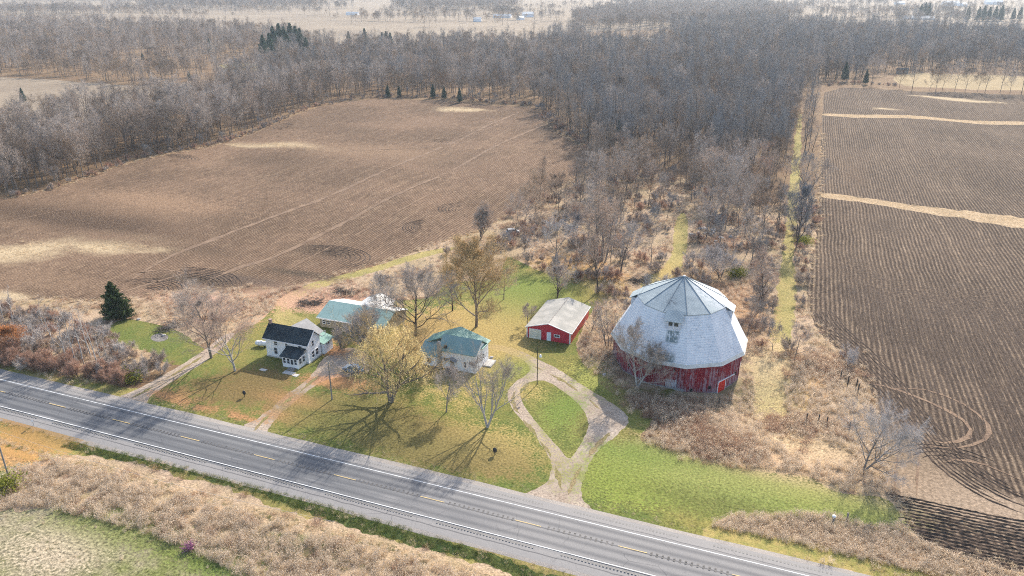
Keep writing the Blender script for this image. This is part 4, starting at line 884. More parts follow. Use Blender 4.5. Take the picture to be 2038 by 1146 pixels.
def barn_wall():
    t = NT('peeling_red_boards'); v = t.coord(); x, y, z = t.sep(v)
    w = t.math('FRACT', t.math('DIVIDE', y, .3)); brd = t.n.new('ShaderNodeTexWhiteNoise'); brd.noise_dimensions = '1D'
    t.L(t.math('FLOOR', t.math('DIVIDE', y, .3)), brd.inputs['W'])
    wv = t.coord('Object', BARN_ROOT)
    n = t.noise(t.map(v, scale=(1, 2.6, .5)), 1.0, 5, .75); big = t.noise(wv, .16, 3, .6)
    f = t.math('ADD', t.math('ADD', t.math('MULTIPLY', n, .75), t.math('MULTIPLY', big, .45)), t.math('MULTIPLY', brd.outputs[0], .14))
    f = t.math('ADD', f, t.rng(z, 3, -1, -.03, .10))
    col = t.mix(t.rng(n, .3, .7), (.16, .011, .02), (.27, .024, .038))
    col = t.mix(t.rng(f, .66, .8, 0, .75), col, (.33, .28, .31))
    col = t.mix(t.rng(t.noise(t.map(v, scale=(1, 5, .8)), 1, 3, .7), .62, .7, 0, .6), col, (.12, .08, .09))
    col = t.mix(t.rng(w, 0, .12, .6, 0), col, (.06, .02, .025)); t.bump(w, .6, .03)
    return t.done(col, .9, 0, .15)
def barn_roof_low():
    t = NT('whitewashed_shingles'); v = t.coord(); x, y, z = t.sep(v); wv = t.coord('Object', BARN_ROOT); wx, wy, wz = t.sep(wv)
    n = t.noise(t.map(wv, scale=(1, 1, .45)), .55, 5, .7); n2 = t.noise(t.map(v, scale=(1, 1, .5)), 3.2, 4, .75); n3 = t.noise(wv, .16, 2, .5)
    col = t.mix(t.rng(n, .35, .68), (.80, .80, .80), (.66, .67, .69))
    row = t.math('FRACT', t.math('DIVIDE', z, .42))
    col = t.mix(t.math('MULTIPLY', t.rng(n2, .54, .66), t.rng(n, .38, .62, .15, .8)), col, (.23, .26, .29))
    col = t.mix(t.math('MULTIPLY', t.rng(row, 0, .2, .85, 0), t.rng(n2, .3, .55, .25, 1)), col, (.33, .37, .41))
    # worn dark streak below the front dormer and moss under it
    du = t.math('ABSOLUTE', t.math('ADD', wx, t.math('MULTIPLY', t.math('SUBTRACT', wz, 8), -.06)))
    m = t.math('MULTIPLY', t.rng(du, 1.5, .9), t.rng(wy, -8, -9)); m = t.math('MULTIPLY', m, t.rng(t.noise(t.map(v, scale=(1, 2, 1)), 1.5, 4, .75), .38, .5))
    top = t.math('MULTIPLY', t.rng(wz, 11.3, 11.0), t.rng(wz, 8.8, 9.2)); low = t.rng(wz, 7.6, 6.6)
    m = t.math('MULTIPLY', m, t.math('MAXIMUM', top, low)); col = t.mix(t.math('MULTIPLY', m, .85), col, (.10, .15, .15))
    t.bump(row, .5, .04); return t.done(col, .75, 0, .25)
def barn_roof_up():
    t = NT('blue_grey_diamond_shingles'); v = t.coord(); x, y, z = t.sep(v); wv = t.coord('Object', BARN_ROOT); wx, wy, wz = t.sep(wv)
    a = t.math('FRACT', t.math('DIVIDE', t.math('ADD', y, x), .62)); b = t.math('FRACT', t.math('DIVIDE', t.math('SUBTRACT', y, x), .62))
    e = t.math('MINIMUM', a, b); n = t.noise(wv, .5, 4, .7); n2 = t.noise(wv, 1.6, 4, .8)
    col = t.mix(t.rng(n, .38, .62), (.26, .31, .325), (.36, .41, .415)); col = t.mix(t.rng(e, 0, .2, .5, 0), col, (.09, .115, .13))
    east = t.math('MULTIPLY', t.rng(wx, 1, 4), t.rng(wy, -5, -1)); col = t.mix(t.math('MULTIPLY', t.rng(n2, .42, .52), east), col, (.56, .57, .58))
    d = t.math('SQRT', t.math('ADD', t.math('POWER', t.math('ADD', wx, 1.2), 2.0), t.math('POWER', t.math('ADD', wy, 6.3), 2.0)))
    col = t.mix(t.math('MULTIPLY', t.rng(d, 1.5, .3), t.rng(n2, .4, .6)), col, (.07, .09, .11))
    t.bump(e, .5, .03); return t.done(col, .7, 0, .3)

# ------------------------------------------------------------------ building helper
class Bld:
    def __init__(s, name, org, label, cat, group=None):
        s.o = org; s.root = empty(name, org, label, cat, group)
    def part(s, name, mb, mat, parent=None, label=None):
        m2 = MB(); m2.v = [(a - s.o[0], b - s.o[1], c - s.o[2]) for a, b, c in mb.v]; m2.f = mb.f; m2.mi = mb.mi
        o = m2.build(name, mat, parent or s.root)
        if label: o['label'] = label
        return o
    def window(s, face, c, plane, z0, z1, w, rails=1, mull=0, name='window', f=.11):
        """face S looks to -y (c = x, plane = y); E looks to +x (c = y, plane = x)"""
        mb = MB()
        def bx(m, a0, a1, b0, b1, d0, d1):
            if face == 'S': m.box(a0, a1, plane - d1, plane - d0, b0, b1)
            elif face == 'E': m.box(plane + d0, plane + d1, a0, a1, b0, b1)
        bx(mb, c - w / 2 - f, c - w / 2, z0 - f, z1 + f, .0, .07); bx(mb, c + w / 2, c + w / 2 + f, z0 - f, z1 + f, .0, .07)
        bx(mb, c - w / 2, c + w / 2, z1, z1 + f, .0, .07); bx(mb, c - w / 2, c + w / 2, z0 - f, z0, .0, .09)
        for k in range(rails): zc = z0 + (z1 - z0) * (k + 1) / (rails + 1); bx(mb, c - w / 2, c + w / 2, zc - .04, zc + .04, .0, .055)
        for k in range(mull): cc = c - w / 2 + w * (k + 1) / (mull + 1); bx(mb, cc - .04, cc + .04, z0, z1, .0, .052)
        fr = s.part(name, mb, M['white_trim']); p = MB(); bx(p, c - w / 2, c + w / 2, z0, z1, -.01, .03); s.part('pane', p, M['glass'], fr); return fr
def gable_walls(mb, x0, x1, y0, y1, h, ridge, axis):
    """box with gable ends; ridge runs along the axis"""
    if axis == 'x': m = (y0 + y1) / 2; mb.prism([(y0, -.3), (y1, -.3), (y1, h), (m, ridge), (y0, h)], 'x', x0, x1)
    else: m = (x0 + x1) / 2; mb.prism([(x0, -.3), (x1, -.3), (x1, h), (m, ridge), (x0, h)], 'y', y0, y1)
def roof_slope(mb, a, b, c, d, th=.12): mb.slab([a, b, c, d], th)

# ------------------------------------------------------------------ white farmhouse with dark roof
H = Bld('farmhouse', (-94, 116, 0), 'white two storey farmhouse with dark roof and small front porch, beside the gravel drive', 'house')
mb = MB(); gable_walls(mb, -99.3, -88.8, 115.7, 120.2, 4.5, 6.55, 'x'); H.part('wall', mb, M['white_wall'])
rf = MB(); roof_slope(rf, (-99.7, 115.25, 4.42), (-88.45, 115.25, 4.42), (-88.45, 117.95, 6.86), (-99.7, 117.95, 6.86)); r1 = H.part('roof', rf, M['dark_roof'])
rf = MB(); roof_slope(rf, (-99.7, 117.96, 6.86), (-88.45, 117.96, 6.86), (-88.45, 120.6, 4.42), (-99.7, 120.6, 4.42)); H.part('roof', rf, M['dark_roof'])
mb = MB(); mb.box(-99.5, -98.9, 117.7, 118.2, 6.3, 7.55); mb.box(-99.56, -98.84, 117.64, 118.26, 7.55, 7.68); H.part('chimney', mb, M['brick_old'], r1)
tr = MB()
for sgn, ya, yb in ((1, 115.25, 117.95), (-1, 120.6, 117.95)): tr.add([(-88.44, ya, 4.18), (-88.36, ya, 4.18), (-88.36, yb, 6.62), (-88.44, yb, 6.62), (-88.44, ya, 4.40), (-88.36, ya, 4.40), (-88.36, yb, 6.84), (-88.44, yb, 6.84)], [(0, 1, 2, 3), (4, 7, 6, 5), (0, 4, 5, 1), (2, 6, 7, 3), (0, 3, 7, 4), (1, 5, 6, 2)])
tr.box(-99.6, -88.5, 115.14, 115.24, 4.16, 4.36); H.part('trim_board', tr, M['white_trim'])
for c, z0, z1, w in ((-96.7, 3.1, 3.85, .75), (-94.0, 3.1, 3.9, .5), (-90.6, 3.05, 3.85, .8), (-96.9, .95, 2.35, .75)): H.window('S', c, 115.7, z0, z1, w)
H.window('E', 117.6, -88.8, 3.35, 4.55, .6); H.window('E', 117.35, -88.8, .85, 2.2, .85); H.window('E', 118.75, -88.8, .85, 2.2, .85)
for z in (0.0,):
    mb = MB(); mb.box(-99.4, -88.7, 115.6, 120.3, -.3, .28); H.part('foundation', mb, M['concrete'])
# porch
mb = MB(); mb.box(-93.3, -89.45, 112.95, 115.69, -.2, 2.4); H.part('porch_wall', mb, M['white_wall'])
mb = MB(); mb.slab([(-93.75, 112.65, 2.46), (-89.15, 112.65, 2.46), (-89.15, 115.68, 3.5), (-93.75, 115.68, 3.5)], .12); H.part('porch_roof', mb, M['dark_roof'])
for c in (-92.75, -91.75, -90.0): H.window('S', c, 112.95, .95, 2.1, .6)
H.window('E', 113.7, -89.45, .95, 2.1, .75); H.window('E', 114.9, -89.45, .95, 2.1, .75)
mb = MB(); mb.box(-91.25, -90.5, 112.88, 112.95, .15, 2.15); d = H.part('door', mb, M['white_trim']); mb = MB(); mb.box(-91.12, -90.63, 112.85, 112.88, .9, 2.0); H.part('pane', mb, M['glass'], d)
mb = MB(); mb.box(-91.6, -90.0, 112.35, 112.94, -.1, .2); H.part('step', mb, M['old_wood']); mb = MB(); mb.box(-91.7, -89.9, 111.85, 112.34, -.1, .1); H.part('step', mb, M['old_wood'])
# rear wing and green lean-to
mb = MB(); mb.prism([(-98.6, -.3), (-90.75, -.3), (-90.75, 3.4), (-94.7, 5.65), (-98.6, 3.4)], 'y', 120.21, 124.1); H.part('wing_wall', mb, M['white_wall'])
mb = MB(); mb.slab([(-94.7, 118.3, 5.85), (-90.6, 118.3, 3.45), (-90.6, 124.35, 3.45), (-94.7, 124.35, 5.85)], .12); H.part('wing_roof', mb, M['grey_roof'])
mb = MB(); mb.slab([(-98.9, 118.3, 3.38), (-94.71, 118.3, 5.85), (-94.71, 124.35, 5.85), (-98.9, 124.35, 3.38)], .12); H.part('wing_roof', mb, M['grey_roof'])
mb = MB(); mb.prism([(-90.74, -.3), (-88.25, -.3), (-88.25, 2.6), (-90.74, 3.25)], 'y', 120.62, 123.85); H.part('lean_to_wall', mb, M['white_wall'])
mb = MB(); mb.slab([(-90.6, 120.45, 3.42), (-87.85, 120.1, 2.7), (-87.85, 124.1, 2.7), (-90.6, 124.1, 3.42)], .1); lr = H.part('lean_to_roof', mb, M['green_roof_y'])
mb = MB(); mb.cyl((-89.6, 123.4, 2.9), (-89.6, 123.4, 4.1), .09); H.part('vent_pipe', mb, M['white_trim'], lr)
mb = MB()
for c in (121.7, 122.35): H.window('E', c, -88.25, 1.75, 2.25, .4, 0)
# tan outbuilding
O = Bld('outbuilding', (-88, 137, 0), 'long low tan block outbuilding with green metal roof, behind the farmhouse', 'building')
mb = MB(); mb.prism([(132.2, -.3), (142.8, -.3), (142.8, 2.35), (137.5, 4.1), (132.2, 2.35)], 'x', -97.1, -80.3); O.part('wall', mb, M['tan_block'])
mb = MB(); mb.slab([(-97.7, 131.85, 2.45), (-80, 131.85, 2.45), (-80, 137.5, 4.33), (-97.7, 137.5, 4.33)], .12); O.part('roof', mb, M['green_roof'])
mb = MB(); mb.slab([(-97.7, 137.51, 4.33), (-80, 137.51, 4.33), (-80, 143.2, 2.45), (-97.7, 143.2, 2.45)], .12); O.part('roof', mb, M['white_or_glare_roof'], None, 'back slope of the roof, sunlit look painted pale')  # sunlit glare on this slope is painted in as white
mb = MB(); mb.box(-97.75, -80.0, 131.74, 131.84, 2.18, 2.42); O.part('trim_board', mb, M['white_trim'])
mb = MB(); mb.prism([(-91.6, 2.2), (-84.8, 2.2), (-88.2, 4.4)], 'y', 139.2, 145.0); O.part('rear_gable', mb, M['white_wall'])
mb = MB(); mb.slab([(-91.9, 137.6, 3.0), (-88.2, 137.6, 4.6), (-88.2, 145.3, 4.6), (-91.9, 145.3, 3.0)], .1); mb.slab([(-88.19, 137.6, 4.6), (-84.5, 137.6, 3.0), (-84.5, 145.3, 3.0), (-88.19, 145.3, 4.6)], .1); O.part('rear_gable_roof', mb, M['white_or_glare_roof'])  # white metal with the sun glare painted into its colour
for c in (-96.0, -94.7): O.window('S', c, 132.2, 1.0, 1.85, .7, 1)
O.window('S', -88.2, 132.2, 1.0, 1.85, .8, 1)
mb = MB(); mb.box(-84.5, -83.5, 132.13, 132.2, .0, 2.05); O.part('door', mb, M['white_trim'])
# second house
Q = Bld('bungalow', (-60, 127, 0), 'white bungalow with green metal roof and tall stone chimney, beside the golden willow', 'house')
mb = MB(); gable_walls(mb, -62.6, -54.55, 124.1, 129.7, 4.1, 6.0, 'x'); Q.part('wall', mb, M['white_wall'])
mb = MB(); mb.prism([(-67.2, -.3), (-54.56, -.3), (-54.56, 3.95), (-60.9, 6.1), (-67.2, 3.6)], 'y', 129.71, 131.0); Q.part('rear_wall', mb, M['white_wall'])
mb = MB(); mb.slab([(-62.9, 123.75, 4.12), (-54.2, 123.75, 4.12), (-54.2, 126.9, 6.32), (-62.9, 126.9, 6.32)], .12); Q.part('roof', mb, M['green_roof'])
mb = MB(); mb.slab([(-62.9, 126.91, 6.32), (-54.2, 126.91, 6.32), (-54.2, 130.1, 4.12), (-62.9, 130.1, 4.12)], .12); Q.part('roof', mb, M['green_roof'])
mb = MB(); mb.slab([(-60.9, 126.93, 6.42), (-54.1, 126.93, 4.35), (-54.1, 131.3, 4.35), (-60.9, 131.3, 6.42)], .12); Q.part('cross_roof', mb, M['green_roof_y'])
mb = MB(); mb.slab([(-67.5, 126.93, 3.6), (-60.91, 126.93, 6.42), (-60.91, 131.3, 6.42), (-67.5, 131.3, 3.6)], .12); Q.part('cross_roof', mb, M['green_roof_y'])
mb = MB(); mb.slab([(-67.5, 123.7, 2.45), (-62.91, 123.7, 2.45), (-62.91, 127.6, 4.55), (-67.5, 127.6, 4.0)], .12); Q.part('side_roof', mb, M['green_roof'])
mb = MB(); mb.box(-66.9, -62.61, 124.0, 129.7, -.3, 2.3); Q.part('side_wall', mb, M['white_wall'])
mb = MB(); mb.box(-62.75, -62.1, 123.3, 124.05, -.3, 5.9); mb.box(-62.62, -62.23, 123.45, 123.9, 5.9, 6.15); Q.part('chimney', mb, M['chimney_stone'])
Q.window('S', -65.0, 124.0, .75, 1.75, 1.0, 0, 1); Q.window('S', -56.9, 124.1, 1.05, 2.2, .5, 1); Q.window('S', -61.2, 124.1, 1.7, 2.4, .8, 0, 1); Q.window('E', 125.0, -54.55, 1.9, 3.1, .5); Q.window('E', 128.2, -54.55, 1.5, 2.6, .6)
mb = MB(); mb.slab([(-60.9, 122.9, 2.3), (-59.7, 122.9, 2.9), (-59.7, 124.09, 2.9), (-60.9, 124.09, 2.3)], .08); mb.slab([(-59.69, 122.9, 2.9), (-58.5, 122.9, 2.3), (-58.5, 124.09, 2.3), (-59.69, 124.09, 2.9)], .08); Q.part('door_hood', mb, M['grey_roof'])
mb = MB(); mb.box(-60.2, -59.3, 124.02, 124.1, .1, 2.1); Q.part('door', mb, M['old_wood'])
mb = MB(); mb.box(-54.5, -52.6, 127.6, 130.6, .0, .25); Q.part('side_deck', mb, M['concrete'])
dsh = Bld('satellite_dish', (-61.3, 124.3, 4.5), 'small dark satellite dish on the front edge of the bungalow roof', 'satellite dish')
mb = MB(); mb.cyl((-61.3, 124.3, 4.35), (-61.25, 124.2, 4.95), .035); dsh.part('mast', mb, M['grey_metal']); mb = MB(); mb.cyl((-61.25, 124.15, 4.95), (-61.05, 124.0, 5.0), .42, .38, 16); dsh.part('dish', mb, M['dark_metal'])
# red garage
G = Bld('garage', (-45.4, 151, 0), 'red metal garage with grey roof, roller door, white door and small window', 'garage')
mb = MB(); mb.prism([(-50.4, -.3), (-40.35, -.3), (-40.35, 2.75), (-45.4, 4.1), (-50.4, 2.75)], 'y', 143.7, 158.9); G.part('wall', mb, M['red_metal'])
mb = MB(); mb.box(-40.34, -40.28, 143.75, 158.85, -.2, 2.74); G.part('side_wall', mb, M['red_metal_y'], None, 'right side wall')
mb = MB(); mb.slab([(-50.75, 143.4, 2.72), (-45.4, 143.4, 4.3), (-45.4, 159.2, 4.3), (-50.75, 159.2, 2.72)], .1); rfg = G.part('roof', mb, M['garage_roof'])
mb = MB(); mb.slab([(-45.39, 143.4, 4.3), (-40.0, 143.4, 2.72), (-40.0, 159.2, 2.72), (-45.39, 159.2, 4.3)], .1); G.part('roof', mb, M['garage_roof'])
mb = MB(); rr = random.Random(3); pts = [(-45.4 + rr.uniform(-.1, .1), 143.4 + i * .8, 4.33) for i in range(20)]
for a, b in zip(pts, pts[1:]): mb.box(min(a[0], b[0]) - .06, max(a[0], b[0]) + .06, a[1], b[1] - .02, 4.25, 4.34)
G.part('ridge_seam', mb, M['seam'], rfg)
mb = MB()
for x0, z0, x1, z1 in ((-50.78, 2.58, -45.4, 4.17), (-45.4, 4.17, -39.98, 2.58)): mb.add([(x0, 143.28, z0), (x1, 143.28, z1), (x1, 143.28, z1 + .16), (x0, 143.28, z0 + .16), (x0, 143.38, z0), (x1, 143.38, z1), (x1, 143.38, z1 + .16), (x0, 143.38, z0 + .16)], [(0, 1, 2, 3), (4, 7, 6, 5), (0, 4, 5, 1), (1, 5, 6, 2), (2, 6, 7, 3), (3, 7, 4, 0)])
mb.box(-39.98, -39.9, 143.4, 159.2, 2.5, 2.7); mb.box(-50.5, -50.25, 143.6, 143.69, -.2, 2.7); mb.box(-40.55, -40.26, 143.6, 143.69, -.2, 2.7); G.part('trim_board', mb, M['white_trim'])
mb = MB(); mb.box(-49.9, -47.05, 143.58, 143.69, 0, 2.35); gd = G.part('roller_door', mb, M['white_trim'])
for k in range(4): mb = MB(); mb.box(-49.75, -47.2, 143.52, 143.58, .04 + k * .56, .57 + k * .56); G.part('door_panel', mb, M['garage_door'], gd)
mb = MB(); mb.box(-45.75, -44.75, 143.6, 143.69, .02, 2.1); gd = G.part('door', mb, M['white_trim']); mb = MB(); mb.box(-45.65, -44.85, 143.56, 143.6, .08, 2.0); G.part('door_leaf', mb, M['door_blue'], gd)
G.window('S', -43.4, 143.7, 1.25, 1.7, 1.15, 0, 1, f=.14)

# ------------------------------------------------------------------ the twelve-sided barn
BC = (-17.3, 145.4)
BARN_ROOT = empty('barn', (BC[0], BC[1], 0), 'huge twelve sided barn with pale two pitched roof and peeling red walls', 'barn')
M['barn_wall'] = barn_wall(); M['barn_low'] = barn_roof_low(); M['barn_up'] = barn_roof_up()
M['barn_trim'] = simple('cream_eave_board', (.66, .64, .58), (.5, .48, .43), 1.2, rough=.8)
T15 = tan(radians(15))
def frus(a0, z0, a1, z1, th=.15, name='x', mat=None, gap=0.0):
    """one of twelve sides: trapezoid between two apothems, thickened inwards"""
    s0, s1 = a0 * T15 - gap, max(a1 * T15 - gap, .001); v = [(a0, -s0, z0), (a0, s0, z0), (a1, s1, z1), (a1, -s1, z1)]
    nx, nz = (z1 - z0), (a0 - a1); l = math.hypot(nx, nz); nx, nz = nx / l * th, nz / l * th
    v += [(x - nx, y * (1 - nx / max(x, .5)) , z - nz) for x, y, z in v]
    m = MB(); m.add(v, [(0, 1, 2, 3), (7, 6, 5, 4), (0, 4, 5, 1), (1, 5, 6, 2), (2, 6, 7, 3), (3, 7, 4, 0)]); return m.mesh(name, (mat,))
def ring12(name, me, ids=range(12), parent=None):
    out = []
    for i in ids: o = link(name, me, None, parent or BARN_ROOT, (0, 0, 0), i * pi / 6); out.append(o)
    return out
lowi = [10, 11]
wm = frus(12.9, .12, 12.9, 5.45, .2, 'wall_side', M['barn_wall']); wd = frus(12.9, -1.15, 12.9, 5.45, .2, 'wall_side', M['barn_wall'])
sides = ring12('wall_side', wm, [i for i in range(12) if i not in lowi]) + ring12('wall_side', wd, lowi)
ring12('stone_foundation', frus(12.96, -1.0, 12.96, .11, .3, 'stone_foundation', M['stone']), [i for i in range(12) if i not in lowi])
ring12('stone_foundation', frus(12.96, -2.8, 12.96, -1.16, .3, 'stone_foundation', M['stone']), lowi)
ring12('lower_roof_panel', frus(13.36, 5.5, 8.6, 14.2, .15, 'lower_roof_panel', M['barn_low']))
ring12('eave_board', frus(13.72, 5.06, 13.30, 5.72, .12, 'eave_board', M['barn_trim']))
ring12('upper_roof_panel', frus(8.85, 14.1, .12, 18.66, .14, 'upper_roof_panel', M['barn_up']))
M['hip'] = simple('hip_capping', (.14, .17, .19), (.22, .25, .27), 2)
for i in range(12):
    a = pi / 12 + i * pi / 6; m = MB(); R8 = 8.85 / cos(pi / 12)
    m.cyl((R8 * cos(a), R8 * sin(a), 14.12), (.15 * cos(a), .15 * sin(a), 18.7), .06, n=5); m.build('hip_capping', M['hip'], BARN_ROOT)
m = MB(); m.ball((0, 0, 18.75), .28, sc=(1, 1, .6)); m.build('roof_cap', M['white_trim'], BARN_ROOT)
M['dormer_wall'] = simple('blue_white_boards', (.50, .54, .62), (.62, .63, .64), 2)
for i in (0, 3, 6, 9):
    dm = MB(); dm.slab([(8.2, -1.75, 14.52), (8.2, 1.75, 14.52), (10.6, 1.75, 13.1), (10.6, -1.75, 13.1)][::-1], .14); d = link('dormer', dm.mesh('dormer', (M['barn_up'],)), None, BARN_ROOT, (0, 0, 0), i * pi / 6)
    w_ = MB(); w_.box(8.3, 10.2, -1.5, 1.5, 11.2, 13.15); link('dormer_wall', w_.mesh('dormer_wall', (M['dormer_wall'],)), None, d)
    for s_ in (-.55, .55):
        p = MB(); p.box(10.19, 10.26, s_ - .38, s_ + .38, 12.05, 12.85); link('pane', p.mesh('pane', (M['glass'],)), None, d)
def on_side(i, name, y0, y1, z0, z1, d0, d1, mat, parent=None, label=None):
    m = MB(); m.box(12.9 + d0, 12.9 + d1, y0, y1, z0, z1); o = link(name, m.mesh(name, (mat,)), None, parent or BARN_ROOT, (0, 0, 0), i * pi / 6)
    if label: o['label'] = label
    return o
M['pit'] = simple('opening_shade', (.01, .01, .012), (.02, .02, .022), 2)  # near-black box colour paints the shade inside the wall holes
M['bare_boards'] = simple('bare_whitish_boards', (.42, .43, .46), (.24, .14, .16), 1.6, stretch=(1, 3, 1), lo=.45, hi=.6)
M['door_red'] = simple('fresh_red_paint', (.60, .022, .015), (.52, .03, .02), 1.2, rough=.5)
rd = on_side(11, 'barn_door', -3.3, -1.0, -1.7, .95, .02, .14, M['door_red'], None, 'bright red sliding door')
on_side(11, 'door_trim', -3.43, -3.3, -1.9, 1.1, .02, .18, M['white_trim']); on_side(11, 'door_trim', -1.0, -.87, -1.4, .97, .02, .18, M['white_trim']); on_side(11, 'door_track', -3.43, 1.9, .97, 1.12, .02, .2, M['white_trim'])
for i, y, z, w, h in ((11, 2.4, .6, .5, .8), (10, -1.9, -.55, .6, .7), (10, 1.9, -.35, .6, .7), (9, -1.2, 3.7, .22, .9), (9, 1.3, 3.5, .22, .9), (8, -1.8, 1.6, .6, .7), (0, 1, 3.5, .6, .8)):
    on_side(i, 'opening', y - w / 2, y + w / 2, z, z + h, .005, .03, M['pit'])
on_side(9, 'plank_door', -.2, 2.0, .15, 1.85, .02, .1, M['bare_boards'], None, 'whitish bare plank door')
on_side(9, 'corner_board', 2.1, 2.25, .13, 5.0, .01, .22, M['barn_wall']); on_side(9, 'corner_board', -2.6, -2.45, .13, 5.0, .01, .22, M['barn_wall'])
for i in range(12):
    a = pi / 12 + i * pi / 6; R_ = 12.93 / cos(pi / 12); m = MB(); m.cyl((R_ * cos(a), R_ * sin(a), -1 if i in (10,) else .1), (R_ * cos(a), R_ * sin(a), 5.4), .09, n=6); m.build('corner_post', M['barn_wall'], BARN_ROOT)
print('buildings', _t.time() - T0)

# ------------------------------------------------------------------ yard and scrub trees, each a tree of its own
def yard_tree(px, py, top, K, twig, bark, seed, label, name='bare_tree', cat='tree', group=None, **kw):
    x, y = P(px, py); z = g1(x, y); 
    # height that reaches the photographed top
    b = (top - 573) / FPX; Y = -x * sin(YAW) + y * cos(YAW); hh = CAMH + (-sin(PITCH) - b * cos(PITCH)) * Y / (cos(PITCH) - b * sin(PITCH)) - z
    tm, cm, T = tree_meshes(name, seed, K, M[twig], M[bark], **kw)
    n = len(cm.vertices); co = np.zeros(n * 3, np.float32); cm.vertices.foreach_get('co', co); H_ = float(np.percentile(co.reshape(-1, 3)[:, 2], 99.6))
    r = empty(name, (x, y, z), label, cat, group, kw.get('rz', 0)); s = hh / H_; r.scale = (s * kw2.get('wide', 1), s * kw2.get('wide', 1), s)
    link('trunk', tm, None, r); link('crown', cm, None, r); return r, T, s
kw2 = {}
def YT(*a, wide=1, **k):
    kw2['wide'] = wide; return yard_tree(*a, **k)
YT(421, 712, 556, KO(15, .52, 16, 9, 8, 7, .8, .2, .14, (.4, .8), dens=1.6), 'twig', 'bark', 401, 'bare grey-topped maple at the end of the west track, left of the pair', tw=.021, wide=1.2)
YT(468, 738, 598, KO(13, .55, 14, 9, 8, 7, .8, .15, .12, (.45, .85), dens=1.6), 'twig_red', 'bark_pale', 402, 'bare salmon-twigged maple on the lawn left of the farmhouse', tw=.02, wide=1.15)
YT(772, 628, 535, KO(12, .5, 12, 8, 7, 6, .8, .2, .16, (.4, .7), dens=1.6), 'twig', 'bark_dark', 403, 'slim bare tree standing behind the green roofed outbuilding')
YT(827, 668, 528, KO(16, .58, 17, 10, 8, 7, .8, .16, .08, (.55, 1.0), dens=1.6), 'twig', 'bark_dark', 404, 'broad dark bare tree between the golden maple and the outbuilding', leaves=M['twig_red'], leafn=2500, leafs=.1, wide=1.2, tw=.035)
YT(948, 650, 470, KO(20, .5, 20, 11, 9, 7, .9, .16, .14, (.45, .85), dens=1.6), 'twig_gold', 'bark', 405, 'tall maple with golden orange buds behind the bungalow', 'maple_tree', leaves=M['budleaf'], leafn=17000, leafs=.15, spread=.4, wide=1.08)
YT(901, 618, 515, KO(13, .5, 13, 9, 7, 6, .8, .15, .14), 'twig_gold', 'bark_dark', 406, 'smaller olive-twigged tree just left of the golden maple', leaves=M['budleaf'], leafn=5000, leafs=.13)
YT(1003, 595, 530, KO(9, .5, 10, 7, 6, 6, .7, .2, .12), 'twig_red', 'bark', 407, 'small pinkish bare tree right of the golden maple')
YT(1108, 592, 520, KO(10, .5, 11, 7, 6, 6, .7, .15, .16, (.35, .7)), 'twig', 'bark_dark', 408, 'small bare tree right behind the red garage', stems=fan(2, rs, .3))
YT(888, 820, 733, KO(9, .42, 12, 8, 7, 7, .6, .22, .18, (.4, .75), dens=1.6), 'twig', 'bark', 409, 'small dense bare tree on the lawn before the bungalow', tw=.025)
YT(970, 850, 700, KO(14, .48, 11, 8, 6, 5, .7, .12, .2, (.35, .7), dens=1.6), 'twig', 'bark_pale', 410, 'bare pale-barked tree with forked trunk on the lawn by the loop drive', stems=[dict(d=(-.3, 0, 1)), dict(d=(.25, .1, 1), k=.95)], tw=.022)
YT(1268, 770, 640, KO(13, .55, 13, 9, 7, 6, .7, .12, .1, (.5, .95), dens=1.6), 'twig', 'bark_pale', 411, 'pale bare tree standing against the front wall of the barn', stems=[dict(d=(-.15, 0, 1)), dict(d=(.4, 0, 1), k=.7)], tw=.025)
YT(1718, 937, 815, KO(11, .6, 12, 9, 7, 7, .7, .15, .12, (.5, .95), dens=1.6), 'twig_pale', 'bark', 412, 'pale bare tree leaning at the corner of the weed patch by the right field', stems=[dict(d=(-.05, 0, 1)), dict(d=(.6, 0, 1), k=.9)], tw=.022)
YT(955, 478, 408, KO(11, .4, 10, 7, 6, 6, .7, .2, .2, (.3, .6), dens=1.6), 'twig_red', 'bark', 413, 'many stemmed bare tree at the near corner of the left ploughed field', stems=fan(5, rs, .4))
YT(1145, 376, 322, KO(9, .5, 11, 7, 6, 6, .7, .25, .12), 'twig', 'bark', 414, 'lone bare tree on the edge of the left ploughed field')
YT(1197, 522, 352, KF(21, 14, 6, 9, 1.4), 'twig_red', 'bark', 415, 'tallest clump of bare trunks in the scrub behind the garage', stems=fan(5, rs, .25, .9), wide=1.15)
YT(1190, 582, 470, KO(8, .4, 9, 6, 6, 5, .6, .2, .2, (.3, .6)), 'twig', 'bark_dark', 416, 'dark ivy-clad stub of a tree between garage lawn and scrub')
YT(1105, 520, 432, KO(10, .6, 11, 8, 7, 6, .7, .15, .1), 'twig_pale', 'bark', 417, 'silvery spreading bare tree in the scrub behind the lawn')
YT(1235, 545, 440, KO(11, .4, 10, 7, 6, 6, .7, .2, .2, (.35, .6)), 'twig', 'bark', 418, 'slender bare tree right of the tall clump in the scrub')
YT(1045, 500, 448, KO(7, .55, 9, 7, 6, 5, .6, .15, .12), 'twig_red', 'bark_dark', 419, 'low rounded bare tree at the top of the green lawn')
YT(1405, 475, 395, KO(10, .55, 10, 8, 6, 6, .7, .15, .12), 'twig', 'bark', 420, 'bare tree growing out of the pale rock pile')
YT(1450, 412, 285, KO(16, .52, 14, 9, 7, 6, .9, .2, .14, (.45, .85)), 'twig_pale', 'bark_pale', 421, 'large silvery bare tree standing out of the scrub by the wood')
YT(1412, 405, 296, KO(14, .5, 13, 9, 7, 6, .9, .25, .1), 'twig_red', 'bark', 422, 'tree with a salmon tinted crown beside the large silvery tree', leaves=M['twig_red'], leafn=6000, leafs=.2)
